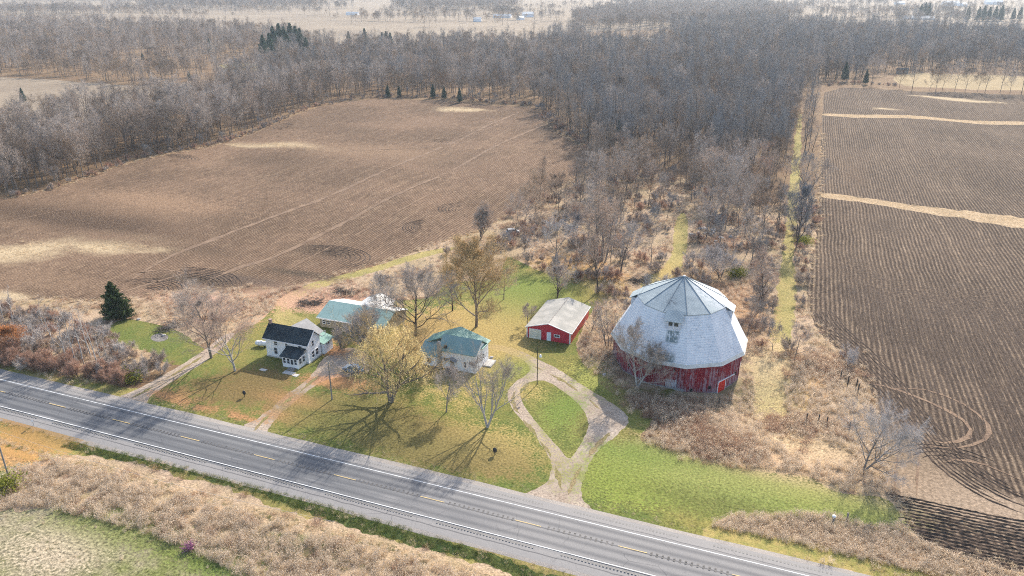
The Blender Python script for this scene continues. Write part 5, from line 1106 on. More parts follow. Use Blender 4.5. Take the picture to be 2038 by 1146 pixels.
YT(1517, 608, 498, KO(11, .36, 13, 9, 7, 6, .7, .12, .2, (.3, .6)), 'twig_red', 'bark_dark', 423, 'upright purplish bare tree beside the grassy lane behind the barn')
YT(1433, 552, 488, KO(7, .65, 10, 9, 7, 6, .6, .1, .1, (.5, .9)), 'twig_pale', 'bark', 424, 'low wide silvery thorn bush behind the barn roof', stems=fan(4, rs, .6))
YT(1585, 492, 368, KO(13, .42, 14, 9, 7, 6, .8, .1, .18, (.35, .7)), 'twig_blue', 'bark_dark', 425, 'dark bushy tree at the near end of the hedgerow beside the lane')
YT(1606, 388, 305, KO(12, .6, 9, 8, 7, 6, .8, .2, .14, (.4, .8)), 'twig', 'bark_dark', 426, 'big leaning two trunked tree in the hedgerow by the pale field strip', stems=[dict(d=(-.35, 0, 1)), dict(d=(.55, 0, 1))])
YT(1582, 712, 640, KO(6, .45, 9, 7, 6, 5, .5, .15, .15), 'twig_red', 'bark', 427, 'small bare sapling between the barn lane and the right field')
YT(1050, 650, 604, KO(4, .45, 7, 6, 5, 5, .4, .1, .15), 'twig', 'bark_dark', 428, 'thin bare shrub against the left side of the red garage', cat='shrub', name='bare_shrub')
YT(722, 690, 612, KO(9, .6, 11, 9, 7, 6, .6, .1, .12, (.45, .85), ), 'twig', 'bark', 429, 'grey spreading bare tree in front of the outbuilding', stems=fan(4, rs, .5), wide=1.05)
YT(681, 692, 645, KB(4.5, 9, 7, .5), 'twig', 'bark', 430, 'grey twiggy bush between the farmhouse and the willow', cat='shrub', name='bare_shrub', stems=fan(8, rs, .8))
YT(20, 705, 645, KO(8, .5, 11, 8, 7, 6, .6, .2, .1), 'twig_red', 'bark', 431, 'russet leaved small tree at the left end of the roadside thicket', 'oak_tree', leaves=M['oakleaf'], leafn=6500, leafs=.3)
YT(1215, 690, 600, KB(7, 8, 7, .5), 'twig', 'bark', 432, 'tangle of thin bare saplings between garage and barn', stems=fan(7, rs, .6, .8), cat='tree')
YT(1175, 655, 600, KB(4, 7, 6, .5), 'twig_red', 'bark', 433, 'thin bare sapling at the right wall of the garage', stems=fan(3, rs, .3))
for k, (px, py, tp) in enumerate([(73, 695, 612), (134, 724, 612), (152, 729, 600), (168, 727, 608), (182, 713, 595), (193, 724, 615), (110, 690, 600), (90, 660, 580), (60, 700, 618), (205, 742, 660), (215, 730, 640), (30, 655, 560), (8, 640, 545)]):
    YT(px, py, tp + 6, KF(11, 9, 4, 6, .7), 'twig_pale', 'bark_pale', 440 + k, ['thin pale birch-like tree in the roadside thicket', 'slim whitish tree in the roadside thicket'][k % 2] + (' near the dark green cedar' if px > 160 else ' towards the left end'), group='pale thin trees in the roadside thicket', tw=.02, wide=1.2)
# dark cedar
x, y = P(233, 630); tm, cm = conifer_mesh('cedar', 8.8, 3.7, 21, M['needle'], 15000, .34, .02, 1.05, .45)
r = empty('cedar_tree', (x, y, g1(x, y)), 'dark green cedar standing between the thicket and the left field', 'tree'); link('trunk', tm, None, r); link('crown', cm, None, r); o = link('crown', cm, None, r, (2.6, -.3, 0), 2.0, .62)
# willow: strands of golden leaves hang from every branch
r, T, s = YT(778, 800, 655, KO(12, .75, 13, 8, 6, 5, .8, .15, .1, (.7, 1.25), r=.04), 'twig_gold', 'bark', 501, 'big golden weeping willow on the lawn between the two houses', 'willow_tree', tw=.03, stems=[dict(d=(-.25, 0, 1)), dict(d=(.35, .1, 1), k=.85)])
r.scale = (.93, .93, 1.08)
rng = np.random.default_rng(9); C_ = []
for i in range(72):                                   # rounded bunches of hanging strands over a broad dome
    a = rng.uniform(0, 2 * pi); q = rng.uniform(.0, 1) ** .6; ph = rng.uniform(0, 1)
    rad = 7.4 * q; top = 5.0 + 10.2 * math.sqrt(max(0, 1 - (q * .93) ** 2)) - rng.uniform(0, 2.6) * (q < .8) - rng.uniform(0, 4.0) * (q > .62)
    top = max(top, 3.8); c = np.array([rad * cos(a), rad * sin(a), top])
    if c[0] < -4.2 and top < 9.5: continue
    m = 15; br = rng.uniform(.9, 1.7)
    st = c + rng.normal(size=(m, 3)) * [br * .6, br * .6, .35]; st[:, 2] -= ((st[:, 0] - c[0]) ** 2 + (st[:, 1] - c[1]) ** 2) * .35
    LN = rng.uniform(.5, 1.0, m) * rng.uniform(1.6, 4.2 if q > .6 else 3.0); LN = np.minimum(LN, np.maximum(st[:, 2] - .6, .4)); out = (st - c); out[:, 2] = 0; out += np.array([cos(a), sin(a), 0]) * .5
    for j in range(18):
        u = (j + rng.random(m)) / 18; C_.append(st + out * (np.sin(u * 1.5) * .5)[:, None] + np.column_stack([rng.normal(0, .08, m), rng.normal(0, .08, m), -u * LN]))
v, f = leaf_arrays(np.concatenate(C_), .17, rng); wl_ = np_mesh('willow_leaves', v, f, [M['willowleaf']]); link('hanging_leaves', wl_, None, r)
print('yard trees', _t.time() - T0)

# scrub trees between the fields: copies, each its own object
placed = []
SCRUB_A = PP([(1000, 445), (1060, 410), (1110, 380), (1152, 352), (1182, 322), (1260, 325), (1330, 330), (1335, 440), (1325, 520), (1270, 545), (1190, 560), (1120, 510), (1040, 490)])
SCRUB_B = PP([(1370, 335), (1500, 345), (1560, 340), (1562, 400), (1550, 500), (1500, 520), (1440, 470), (1375, 440)])
def far_from(p, q, d): return all((p[0] - a) ** 2 + (p[1] - b) ** 2 > d * d for a, b in q)
for poly, n, lab in ((SCRUB_A, 70, 'bare tree between left field and track'), (SCRUB_B, 62, 'bare tree between track and grassy lane')):
    c = jgrid(poly, 5.6); NR.shuffle(c)
    for x, y in c[:n]:
        if not far_from((x, y), placed, 3.8): continue
        placed.append((x, y)); far = y > 215; me = RND.choice(FOREST + FOREST[6:] + BRUSH if far else BRUSH)
        qx, qy, _ = topix(x, y); where = (', close behind the garage lawn' if qy > 500 else ', level with the rock pile' if qy > 430 else ', half way to the middle wood' if qy > 375 else ', where the scrub meets the middle wood'); kind = 'slender ' if me in FOREST else ('pinkish ' if me is BRUSH[1] else 'spreading grey ')
        place(me, 'scrub_tree', x, y, RND.uniform(.55, .95) if me in FOREST else RND.uniform(.9, 1.7), kind + lab + where, 'tree', 'bare scrub trees between the fields')
for px, py in [(1612, 182), (1616, 200), (1608, 215), (1615, 232), (1606, 248), (1613, 262), (1603, 280), (1610, 300), (1600, 318), (1606, 335), (1597, 352), (1600, 410), (1592, 430), (1596, 452), (1588, 470), (1604, 225), (1617, 190), (1611, 245), (1603, 300)]:
    x, y = P(px + RND.uniform(-3, 3), py); far = py < 345; me = RND.choice(FOREST_B if far else BRUSH)
    place(me, 'hedgerow_tree', x, y, RND.uniform(.7, .95) if far else RND.uniform(1, 1.4), 'bare tree in the hedgerow between the grassy lane and the right field', 'tree', 'hedgerow trees left of the right field')
for px, py in [(1790, 176), (1815, 179), (1850, 180), (1862, 181), (1875, 178), (1900, 181), (1920, 183), (1945, 182), (1960, 184), (1990, 184), (2010, 186), (2032, 188), (1700, 168), (1735, 168)]:
    x, y = P(px, py); place(RND.choice(FOREST[6:] + FOREST_B[:1]), 'hedgerow_tree', x, y, RND.uniform(.75, 1.1), 'bare tree in the row along the far edge of the right field', 'tree', 'trees along the far edge of the right field')
for px, py, s_, nm in [(528, 128, 1.7, 0), (548, 112, 1.9, 0), (560, 108, 2.0, 0), (570, 112, 1.9, 0), (582, 106, 2.0, 0), (592, 110, 1.9, 0), (601, 112, 1.8, 0), (575, 120, 1.7, 0), (612, 116, 1.3, 0), (540, 118, 1.6, 0), (628, 118, .9, 0), (418, 103, .9, 0),
                    (772, 194, .55, 0), (795, 194, .5, 0), (862, 195, .6, 0), (884, 197, .55, 0), (915, 204, .6, 0), (1230, 300, .95, 0), (630, 140, 1.0, 0), (652, 135, .8, 0),
                    (695, 92, 1.1, 0), (727, 92, 1.3, 0), (762, 98, 1.2, 0), (770, 99, 1.3, 0), (778, 99, 1.2, 0), (1680, 160, .9, 0), (1722, 167, .7, 0), (378, 162, .5, 0), (285, 120, .5, 0), (47, 203, .6, 0), (1006, 120, 1.2, 0),
                    (1830, 36, 1.7, 0), (1838, 36, 1.9, 0), (1846, 36, 1.8, 0), (1924, 41, 1.6, 0), (1945, 42, 1.6, 0), (1955, 42, 1.7, 0), (1966, 42, 1.6, 0), (1978, 42, 1.7, 0), (1990, 42, 1.8, 0), (2015, 40, 1.4, 0), (2028, 40, 1.5, 0)]:
    x, y = P(px, py); a = 'tall blue-green pine in the cluster rising above the far left wood' if 520 < px < 620 and py < 130 else ('dark pine in a row beside the far farm fields' if py < 60 else 'small dark evergreen at the edge of the bare wood')
    place(PINE, 'pine_tree', x, y, s_, a, 'tree', {'t': 'pines in the far left cluster', 'd': 'pines by the far farm', 's': 'evergreens along the wood edges'}[a[0]])
# two white sycamores in the far left wood, one on the right
for k, (px, py) in enumerate([(155, 128), (205, 130), (1340, 262)]):
    x, y = P(px, py); place(PALE[k % 2], 'white_barked_tree', x, y, 1.5 if k < 2 else 1.2, ['white barked tree with wide crown in the far left wood', 'smaller white barked tree right beside the wide white one in the far left wood', 'lone white barked tree in the wood between the fields'][k], 'tree', None)
for k, (px, py) in enumerate([(855, 52), (868, 52), (845, 53), (700, 48), (943, 50), (1000, 50), (1010, 48), (1030, 47), (1075, 45), (1095, 42), (1065, 48), (985, 52), (1860, 36), (1880, 34), (1990, 22), (1770, 34), (1700, 38), (1680, 39), (1660, 40), (1740, 36), (1560, 44), (1900, 16), (1868, 15), (1882, 14), (1950, 12)]):
    x, y = P(px, py); place(RND.choice(FOREST), 'distant_tree', x, y, 1.1, 'small hazy bare tree far off among the pale fields', 'tree', 'far trees among the pale fields')

# ------------------------------------------------------------------ undergrowth and grasses
DRY = regs('dry_weeds_ground'); noB = regs('road', 'gravel_shoulder', 'lawn', 'gravel_drive', 'grass_track', 'ploughed_field', 'burn_pit') + CLEAR
def area(poly, step, hole, jit=.48): return outside(infr(jgrid(poly, step, NR, jit), 60), hole)
south = [p for p in DRY if np.array(p)[:, 1].max() < 90][0]; north = [p for p in DRY if np.array(p)[:, 1].max() > 90][0]
scatter('weeds_south_of_road', WEED + [GRASS[0]], (lambda q: q[q[:, 1] < 72.2 + NR.normal(0, .5, len(q))])(clumpy(area(south, .6, noB), 5, -.9, 31)), 'tall pinkish dry weeds south of the road', .55, 1.3, [.27, .27, .2, .06, .2])
WP = PP([(1290, 860), (1300, 830), (1330, 780), (1400, 790), (1470, 790), (1520, 740), (1600, 690), (1680, 720), (1725, 775), (1765, 900), (1772, 985), (1700, 980), (1650, 970), (1610, 942), (1480, 930), (1330, 895), (1275, 880)])
way = np.array(catmull(PP([(1565, 690), (1535, 770), (1545, 850), (1600, 890), (1660, 905)]), 1.0)); wpt = clumpy(area(WP, .62, noB), 6, -.75, 32)
dm = np.min(np.linalg.norm(wpt[:, None] - way[None], axis=2), axis=1); low_ = wpt[(dm < 3.0) & (NR.random(len(wpt)) < .5)]; wpt = wpt[dm >= 3.0 * NR.uniform(.7, 1.3, len(wpt))]
scatter('flattened_grass_by_barn', GRASS, low_, 'flattened straw coloured grass right of the barn', .4, .8)
for k_, (bx_, by_, n_, kinds, nm_) in enumerate([(1345, 820, 420, [WEED[0], BRAM[0]], 'grey_brush_before_barn'), (1420, 880, 260, [WEED[3], BRAM[1]], 'rust_weeds_by_lawn'), (1580, 850, 160, [BRAM[0], WEED[3]], 'brown_weeds_by_posts'), (1640, 730, 200, [WEED[3], BRAM[1]], 'rust_weeds_by_field')]):
    cx0, cy0 = P(bx_, by_); scatter(nm_, kinds, np.column_stack([NR.normal(cx0, 3.6, n_), NR.normal(cy0, 2.6, n_)]), 'patch of darker weeds among the pale ones right of the barn', .8, 1.5)
sw = clumpy(area(south, 1.5, noB), 9, .55, 35); scatter('dark_weeds_south_of_road', [BRAM[0], BRAM[1], WEED[3], GGRASS[0]], sw, 'darker tangled weeds among the pale ones south of the road', .7, 1.3, [.3, .3, .3, .1])
yb = infr(jgrid(rect(72.0, 74.4, -125, 10), .6), 40); scatter('yellow_grass_band', GRASS + GGRASS[:1], outside(yb, regs('ditch_grass')), 'yellowish matted grass band behind the ditch', .5, .95, [.45, .4, .15])
scatter('weeds_beside_barn', WEED + GRASS, wpt, 'pinkish dry weeds beside the barn', .45, 1.2, [.24, .24, .18, .08, .13, .13])
WQ = PP([(1400, 1052), (1460, 1024), (1560, 1022), (1640, 1022), (1740, 1048), (1800, 1045), (1832, 1080), (1900, 1105), (2100, 1160), (2100, 1190), (1600, 1110), (1480, 1085)])
scatter('weeds_by_road_corner', WEED, (lambda q: q[q[:, 1] > 94.2])(area(WQ, .55, regs('road', 'ploughed_field'))), 'brown dry weeds on the bank by the road', .6, 1.1, [.2, .15, .15, .5])
a_ = area(north, 1.15, noB + [WP, WQ]); a_ = a_[a_[:, 1] < 330]; cl = clumpy(a_, 18, -.2, 4)
scatter('scrub_undergrowth', WEED + BRAM + GRASS, cl, 'tangled rusty brown undergrowth and dry grass', .6, 1.2, [.13, .1, .1, .22, .15, .12, .09, .09])
sh = area(north, 3.4, noB + [WP, WQ]); sh = clumpy(sh[(sh[:, 1] > 150) & (sh[:, 1] < 340)], 22, .35, 8)
sh = sh[~((sh[:, 0] < -75) & (sh[:, 1] < 185))]
scatter('scrub_bushes', SHRUB + [BRUSH[3]], sh, 'bare bushes of the overgrown strip', .6, 1.25, [.25, .3, .1, .25, .1])
TH = PP([(-60, 600), (60, 625), (150, 640), (200, 660), (300, 700), (348, 722), (330, 745), (255, 772), (120, 752), (0, 728), (-60, 715)])
scatter('roadside_thicket', SHRUB + BRAM, clumpy(area(TH, 2.4, CLEAR), 12, -.4, 41), 'grey and rust coloured thicket beside the road', .5, 1.15, [.42, .06, .12, .2, .1, .1])
TD = PP([(-60, 690), (0, 700), (100, 725), (180, 738), (250, 745), (262, 765), (235, 768), (120, 748), (0, 724), (-60, 710)])
scatter('dark_thicket_edge', [SHRUB[3], BRAM[0], GGRASS[0]], area(TD, 1.3, []), 'dark brown brambles along the thicket foot', .8, 1.4, [.4, .4, .2])
BH = PP([(290, 600), (320, 580), (360, 585), (340, 620), (480, 590), (520, 600), (540, 580), (600, 570), (680, 560), (760, 560), (780, 580), (640, 600), (560, 610), (470, 640), (300, 650)])
scatter('rough_growth_behind_houses', WEED + BRAM + GRASS, area(BH, 1.0, noB), 'dry weeds and brambles behind the houses', .5, 1.0, [.2, .2, .1, .15, .1, .05, .1, .1])
# straw grass in the field strips and along the field edges
stp = [infr(jgrid(q, .95), 60) for q in regs('dry_grass_strip')]; stp += [np.column_stack([NR.normal(P(a, b)[0], rx * .62, int(rx * ry * 3.2)), NR.normal(P(a, b)[1], ry * .55, int(rx * ry * 3.2))]) for a, b, rx, ry in PATCH[:9]]; stp = np.concatenate([q for q in stp if len(q)]); stp = stp[np.hypot(stp[:, 0], stp[:, 1]) < 520]
scatter('straw_grass_in_fields', GRASS, stp, 'pale dry grass left unploughed', .5, 1.0)
fr = []
for q in regs('ploughed_field'):
    e = catmull(q + [q[0]], 1.1); e = infr(np.array(e)[:, :2] + NR.normal(0, .7, (len(e), 2)), 40); fr.append(e[np.hypot(e[:, 0], e[:, 1]) < 420])
fr = np.concatenate(fr); fr = np.concatenate([fr, fr + NR.normal(0, .8, fr.shape)])
scatter('field_margin_grass', GRASS + [WEED[3]], outside(fr, regs('road', 'lawn')), 'straw coloured grass along the field margins', .6, 1.2, [.4, .4, .2])
dg = area(regs('ditch_grass')[0], .55, regs('road')); scatter('ditch_greenery', GGRASS + [GRASS[0]], dg, 'green grass growing in the ditch', .6, 1.2, [.45, .45, .1])
vg = np.concatenate([infr(jgrid(rect(91.6, 93.4, -170, 40), .8), 40), infr(jgrid(rect(72.3, 75.2, -130, 10), .75), 40), infr(jgrid(rect(77.0, 77.9, -130, 10), .7), 40)])
vg = outside(vg, regs('road', 'gravel_drive', 'ditch_grass') + [WQ]); scatter('verge_tufts', GRASS + GGRASS, vg, 'yellowish grass tufts on the road verge', .3, .75, [.35, .35, .15, .15])
rg = clumpy(area(rect(38, 64, -150, -20), 1.5, [south] + regs('road')), 7, .1, 33); scatter('rough_lawn_tufts', GRASS + GGRASS + [WEED[0]], rg, 'mixed dry and green tufts on the rough grass', .3, .7, [.3, .2, .2, .15, .15])
# bush in front of the barn tree
x, y = P(1285, 800); tf = np.column_stack([NR.normal(x, 2.0, 130), NR.normal(y, 1.3, 130)]); scatter('weeds_below_barn_tree', WEED + BRAM, tf, 'dry weeds on the small mound before the barn', .6, 1.1)
tf = infr(jgrid(PP([(1150, 690), (1165, 665), (1215, 680), (1235, 720), (1230, 760), (1195, 750), (1160, 730)]), .8)); scatter('weeds_between_garage_and_barn', WEED + GRASS + BRAM[:1], tf, 'reddish dry weeds between garage and barn', .6, 1.1, [.2, .2, .15, .15, .1, .1, .1])
gb = link('green_bush', GGRASS[0].copy(), None, None, (*P(262, 757), .0), 0, (3.4, 3.0, 3.2)); tag(gb, 'yellow-green bush at the corner of the thicket by the west drive', 'bush')
v, f = leaf_arrays(NR.normal(size=(1400, 3)) * [1.1, 1.0, .6] + [0, 0, 1.1], .28, NR); gb.data = np_mesh('green_bush', v, f, [M['greenleaf']]); gb.scale = (1, 1, 1)
for px, py, lb in [(10, 975, 'yellow-green bush at the foot of the left utility pole'), (1600, 485, 'small yellow-green bush in the hedgerow beside the right field'), (1466, 548, 'yellow-green bush behind the barn, beside the silvery thorn')]:
    x, y = P(px, py); o = link('green_bush', gb.data, None, None, (x, y, g1(x, y) - .2), 1.0, 1.1); tag(o, lb, 'bush')
v, f = leaf_arrays(NR.normal(size=(500, 3)) * [.45, .4, .3] + [0, 0, .6], .16, NR); M['purple'] = leaf_mat('purple_leaves', [(.35, .12, .26), (.28, .12, .2)])
o = link('purple_bush', np_mesh('purple_bush', v, f, [M['purple']]), None, None, (*P(378, 1094), 0)); tag(o, 'small purple bush in the dry weeds near the bottom of the view', 'bush')
print('undergrowth', _t.time() - T0)

# ------------------------------------------------------------------ small things
def gp(px, py): x, y = P(px, py); return (x, y, g1(x, y))
def upole(px, py, h, lab, lamp=False, rad=.15):
    x, y, z = gp(px, py); B = Bld('lamp_post' if lamp else 'utility_pole', (x, y, z), lab, 'lamp post' if lamp else 'utility pole')
    m = MB(); m.cyl((x, y, z - .3), (x, y, z + h), rad, rad * .65, 10); B.part('pole', m, M['dark_wood'] if lamp else M['old_wood'])
    if lamp:
        m = MB(); m.cyl((x, y, z + 6.6), (x + .6, y - .1, z + 6.75), .035); B.part('arm', m, M['grey_metal']); m = MB(); m.cyl((x + .65, y - .1, z + 6.35), (x + .65, y - .1, z + 6.8), .3, .14, 12); B.part('lamp_head', m, M['white_trim'])
    else:
        m = MB(); m.cyl((x + .12, y - .16, z + h - 1.6), (x + .12, y - .16, z + h - .9), .12); B.part('insulator', m, M['grey_metal'])
    return x, y, z + h
upole(1069, 765, 8.3, 'slim dark post with a yard lamp, on the grass island of the loop drive', True, .1)
t1 = upole(661, 795, 9.3, 'leaning weathered utility pole on the lawn beside the gravel drive'); t2 = upole(18, 951, 9.2, 'weathered utility pole south of the road at the left edge')
m = MB()
def wire(a, b, sag):
    p = [Vector(a).lerp(Vector(b), i / 14) - Vector((0, 0, sag * 4 * (i / 14) * (1 - i / 14))) for i in range(15)]
    for q, r_ in zip(p, p[1:]): m.cyl(q, r_, .012, n=4, cap=False)
wire(t2, (t2[0] + 62, t2[1] + .2, t2[2]), 1.1); wire(t2, (t2[0] - 62, t2[1] + .3, t2[2]), 1.1)
o = m.build('overhead_wire', M['grey_metal']); tag(o, 'thin overhead wire running along the south side of the road', 'wire')
m = MB(); wire(t1, (-88.4, 116.0, 4.4), .5); o = m.build('service_wire', M['dark_metal']); tag(o, 'thin wire from the lawn utility pole to the farmhouse', 'wire')
def post(px, py, h, lab, grp=None, w=.14, mat='dark_wood', name='fence_post', cat='post'):
    x, y, z = gp(px, py); m = MB(); m.cyl((0, 0, -.2), (RND.uniform(-.08, .08), RND.uniform(-.05, .05), h), w, w * .85, 7); o = link(name, m.mesh(name, (M[mat],)), None, None, (x, y, z)); tag(o, lab, cat, grp)
for k, (px, py) in enumerate([(1672, 755), (1687, 765), (1704, 771), (1707, 780)]): post(px, py, 1.9, ['fence post nearest the barn on the right field edge', 'second dark fence post along the right field edge', 'dark fence post at the bend of the right field edge', 'short dark post just below the bend of the right field edge'][k], 'old fence posts by the right field')
for k, (px, py) in enumerate([(1604, 838), (1628, 840), (1645, 846), (1690, 855)]): post(px, py, 1.7, ['leftmost dark post standing in the dry weeds right of the barn', 'middle thin post in the dry weeds right of the barn', 'small leaning post in the dry weeds right of the barn', 'thick dark post in the weeds by the pale leaning tree'][k], 'old posts in the weed patch')
post(1430, 806, 1.6, 'dark post standing below the bright red barn door'); post(1686, 1035, 1.3, 'weathered wooden post on the weedy bank by the road', None, .16, 'old_wood')
x, y, z = gp(1658, 1038); B = Bld('utility_pedestal', (x, y, z), 'short white capped utility pedestal on the weedy bank by the road', 'pedestal'); m = MB(); m.cyl((x, y, z - .1), (x, y, z + .95), .2, n=12); B.part('post', m, M['grey_metal']); m = MB(); m.ball((x, y, z + 1.0), .3, sc=(1, 1, .7)); B.part('cap', m, M['white_trim'])
x, y, z = gp(67, 846); B = Bld('road_marker', (x, y, z), 'small pale blue reflector post on the south shoulder of the road', 'marker'); m = MB(); m.box(x - .04, x + .04, y - .04, y + .04, z, z + 1.0); B.part('post', m, M['grey_metal']); m = MB(); m.box(x - .22, x + .22, y - .07, y - .041, z + .7, z + 1.1); B.part('reflector', m, M['door_blue'])
for px, py, lb in [(487, 790, 'dark oval dish on a short post in the lawn before the farmhouse'), (985, 905, 'dark oval dish on a short post in the lawn by the loop drive')]:
    x, y, z = gp(px, py); B = Bld('yard_dish', (x, y, z), lb, 'dish'); m = MB(); m.cyl((x, y, z - .1), (x, y, z + .8), .05); B.part('post', m, M['dark_metal']); m = MB(); m.ball((x, y, z + .95), .5, 12, 8, sc=(.8, .35, 1)); B.part('dish', m, M['dark_metal'])
# propane tank
x, y, z = gp(522, 689); B = Bld('propane_tank', (x, y, z), 'white propane tank on feet at the left side of the farmhouse', 'tank'); m = MB(); m.cyl((x - 1.0, y - .2, z + .75), (x + 1.0, y + .2, z + .75), .55, n=14); m.ball((x - 1.0, y - .2, z + .75), .55, 14, 8); m.ball((x + 1.0, y + .2, z + .75), .55, 14, 8); B.part('tank', m, M['white_trim'])
for s_ in (-.7, .7): m = MB(); m.box(x + s_ - .08, x + s_ + .08, y - .35, y + .35, z - .05, z + .4); B.part('foot', m, M['dark_metal'])
m = MB(); m.cyl((x, y, z + 1.25), (x, y, z + 1.45), .16); B.part('lid', m, M['white_trim'])
# slabs
for (px, py, sx, sy, lb, nm) in [(575, 742, 2.5, 1.2, 'pale concrete slab at the foot of the farmhouse porch steps', 'concrete_slab'), (589, 747, 1.1, 1.0, 'small square concrete slab right of the porch slab', 'concrete_slab'), (524, 736, 1.5, .8, 'pale flat stone lying in the shaded lawn before the farmhouse', 'flat_stone')]:
    x, y, z = gp(px, py); m = MB(); m.box(-sx / 2, sx / 2, -sy / 2, sy / 2, -.1, .07); o = link(nm, m.mesh(nm, (M['concrete'],)), None, None, (x, y, z)); tag(o, lb, 'slab')
def rock_mesh(seed):
    r = random.Random(seed); m = MB(); m.ball((0, 0, 0), .5, 7, 5, sc=(1, .75, .55)); m.v = [(a * r.uniform(.8, 1.25), b * r.uniform(.8, 1.25), c * r.uniform(.8, 1.2)) for a, b, c in m.v]; return m.mesh('boulder', (M['stone_pale'],))
M['stone_pale'] = simple('pale_boulders', (.42, .39, .36), (.3, .28, .26), 2, bump=.4)
rk = [rock_mesh(i) for i in range(3)]
for i in range(26):
    px, py = 1412 + RND.gauss(0, 15), 462 + RND.gauss(0, 7); x, y, z = gp(px, py); o = link('boulder', rk[i % 3], None, None, (x, y, z + .15), RND.uniform(0, 6), RND.uniform(.9, 2.0)); tag(o, 'pale boulder in the rock pile round the bare tree behind the barn', 'rock', 'boulders of the rock pile')
for px, py, lb in [(276, 636, 'pale scrap lying beside the rough grass left of the west lawn'), (326, 668, 'pale ash grey chunk in the burn pit'), (978, 712, 'white rock on the lawn right of the bungalow'), (1203, 746, 'small white object at the edge of the lawn left of the barn')]:
    x, y, z = gp(px, py); o = link('pale_rock', rk[1], None, None, (x, y, z + .1), 1, 1.0); tag(o, lb, 'rock')
m = MB(); r_ = random.Random(8)
for i in range(150):
    a = r_.uniform(0, 6.3); l = r_.uniform(1, 2.6); c = Vector((r_.gauss(0, 1.8), r_.gauss(0, .9), r_.uniform(.1, 1.0))); d = Vector((cos(a), sin(a), r_.uniform(-.25, .25))) * l / 2; m.cyl(c - d, c + d, .05, .02, 4, cap=False)
bp = m.mesh('brush_pile', (M['dark_wood'],))
for px, py, lb in [(688, 582, 'dark heap of brush behind the outbuilding'), (620, 604, 'low dark heap of brush left of the outbuilding'), (338, 652, 'small dark heap of branches above the burn pit'), (1275, 560, 'dark heap of branches in the scrub behind the garage')]:
    x, y, z = gp(px, py); o = link('brush_pile', bp, None, None, (x, y, z - .1), RND.uniform(0, 3), 1.0); tag(o, lb, 'brush pile')
x, y, z = gp(1390, 786); m = MB(); m.box(-1.1, 1.1, -.15, .15, 0, .12); o = link('loose_plank', m.mesh('loose_plank', (M['straw_plank'] if 'straw_plank' in M else M['concrete'],)), None, None, (*gp(1328, 767),), .1); tag(o, 'pale plank lying on the grass before the barn plank door', 'plank')
# lean-to frame beside the garage
m = MB(); x, y, z = gp(1163, 658); m.cyl((-1.2, 0, 0), (0, 0, 1.6), .05, n=5); m.cyl((1.2, 0, 0), (0, 0, 1.6), .05, n=5); m.cyl((0, 0, 1.6), (0, 2.5, 1.6), .05, n=5); m.cyl((-1.2, 2.5, 0), (0, 2.5, 1.6), .05, n=5); m.cyl((1.2, 2.5, 0), (0, 2.5, 1.6), .05, n=5)
o = link('pole_frame', m.mesh('pole_frame', (M['old_wood'],)), None, None, (x, y, z), .2); tag(o, 'low weathered pole frame standing in the weeds right of the garage', 'frame')

# ------------------------------------------------------------------ cars
def car(loc, rz, lab, paint, name='parked_car'):
    r = empty(name, loc, lab, 'car', None, rz); L, Wd = 4.6, 1.85
    def P_(nm, mb, mat, par=None): return link(nm, mb.mesh(nm, (mat,)), None, par or r)
    prof = [(-2.25, .35), (-2.3, .75), (-2.2, 1.02), (-.95, 1.1), (1.35, 1.02), (2.1, .9), (2.3, .6), (2.25, .32)]
    b = MB(); n = len(prof); v = [(x, s * Wd / 2 * (1 - .04 * (z > .9) - .05 * (abs(x) > 2.1)), z) for s in (-1, 1) for x, z in prof]
    b.add(v, [list(range(n)), list(range(2 * n - 1, n - 1, -1))] + [(i, i + n, (i + 1) % n + n, (i + 1) % n) for i in range(n)]); body = P_('body', b, paint)
    low = [(-2.1, 1.03), (1.2, 1.03)]; top = [(-1.75, 1.58), (-.2, 1.66), (.35, 1.56)]
    c = MB(); cp = [(-2.12, 1.03), (-1.8, 1.56), (-.6, 1.64), (.3, 1.58), (1.2, 1.03)]; n = len(cp); v = [(x, s * (.86 if z < 1.1 else .66), z) for s in (-1, 1) for x, z in cp]
    c.add(v, [list(range(n)), list(range(2 * n - 1, n - 1, -1))] + [(i, i + n, (i + 1) % n + n, (i + 1) % n) for i in range(n)]); P_('windows', c, M['glass'])
    t = MB(); t.slab([(-1.85, -.67, 1.66), (.25, -.67, 1.66), (.25, .67, 1.66), (-1.85, .67, 1.66)], .08); P_('roof', t, paint)
    for s in (-1, 1):
        p = MB(); 
        for x0, x1 in ((-2.05, -1.72), (-.62, -.62), (1.12, .3)): p.cyl((x0, s * .86, 1.03), (x1, s * .67, 1.6), .045, n=5)
        P_('pillar', p, paint)
        for x in (-1.45, 1.42):
            w = MB(); w.cyl((x, s * .74, .33), (x, s * .94, .33), .33, n=16); o = P_('wheel', w, M['rubber']); h = MB(); h.cyl((x, s * .93, .33), (x, s * .955, .33), .19, n=10); P_('rim', h, M['grey_metal'], o)
        hl = MB(); hl.box(2.16, 2.27, s * .75 - .17, s * .75 + .17, .66, .8); P_('headlight', hl, M['white_trim']); tl = MB(); tl.box(-2.3, -2.2, s * .78 - .1, s * .78 + .1, .75, 1.0); P_('tail_light', tl, M['door_red'])
    bu = MB(); bu.box(-2.36, -2.2, -.85, .85, .36, .58); P_('bumper', bu, M['dark_metal']); bu = MB(); bu.box(2.2, 2.34, -.85, .85, .3, .52); P_('bumper', bu, M['dark_metal'])
    return r
cx_, cy_, cz_ = gp(704, 740); car((cx_, cy_, cz_), radians(172), 'silver-blue car parked on the gravel under the left side of the willow', M['car_paint'])
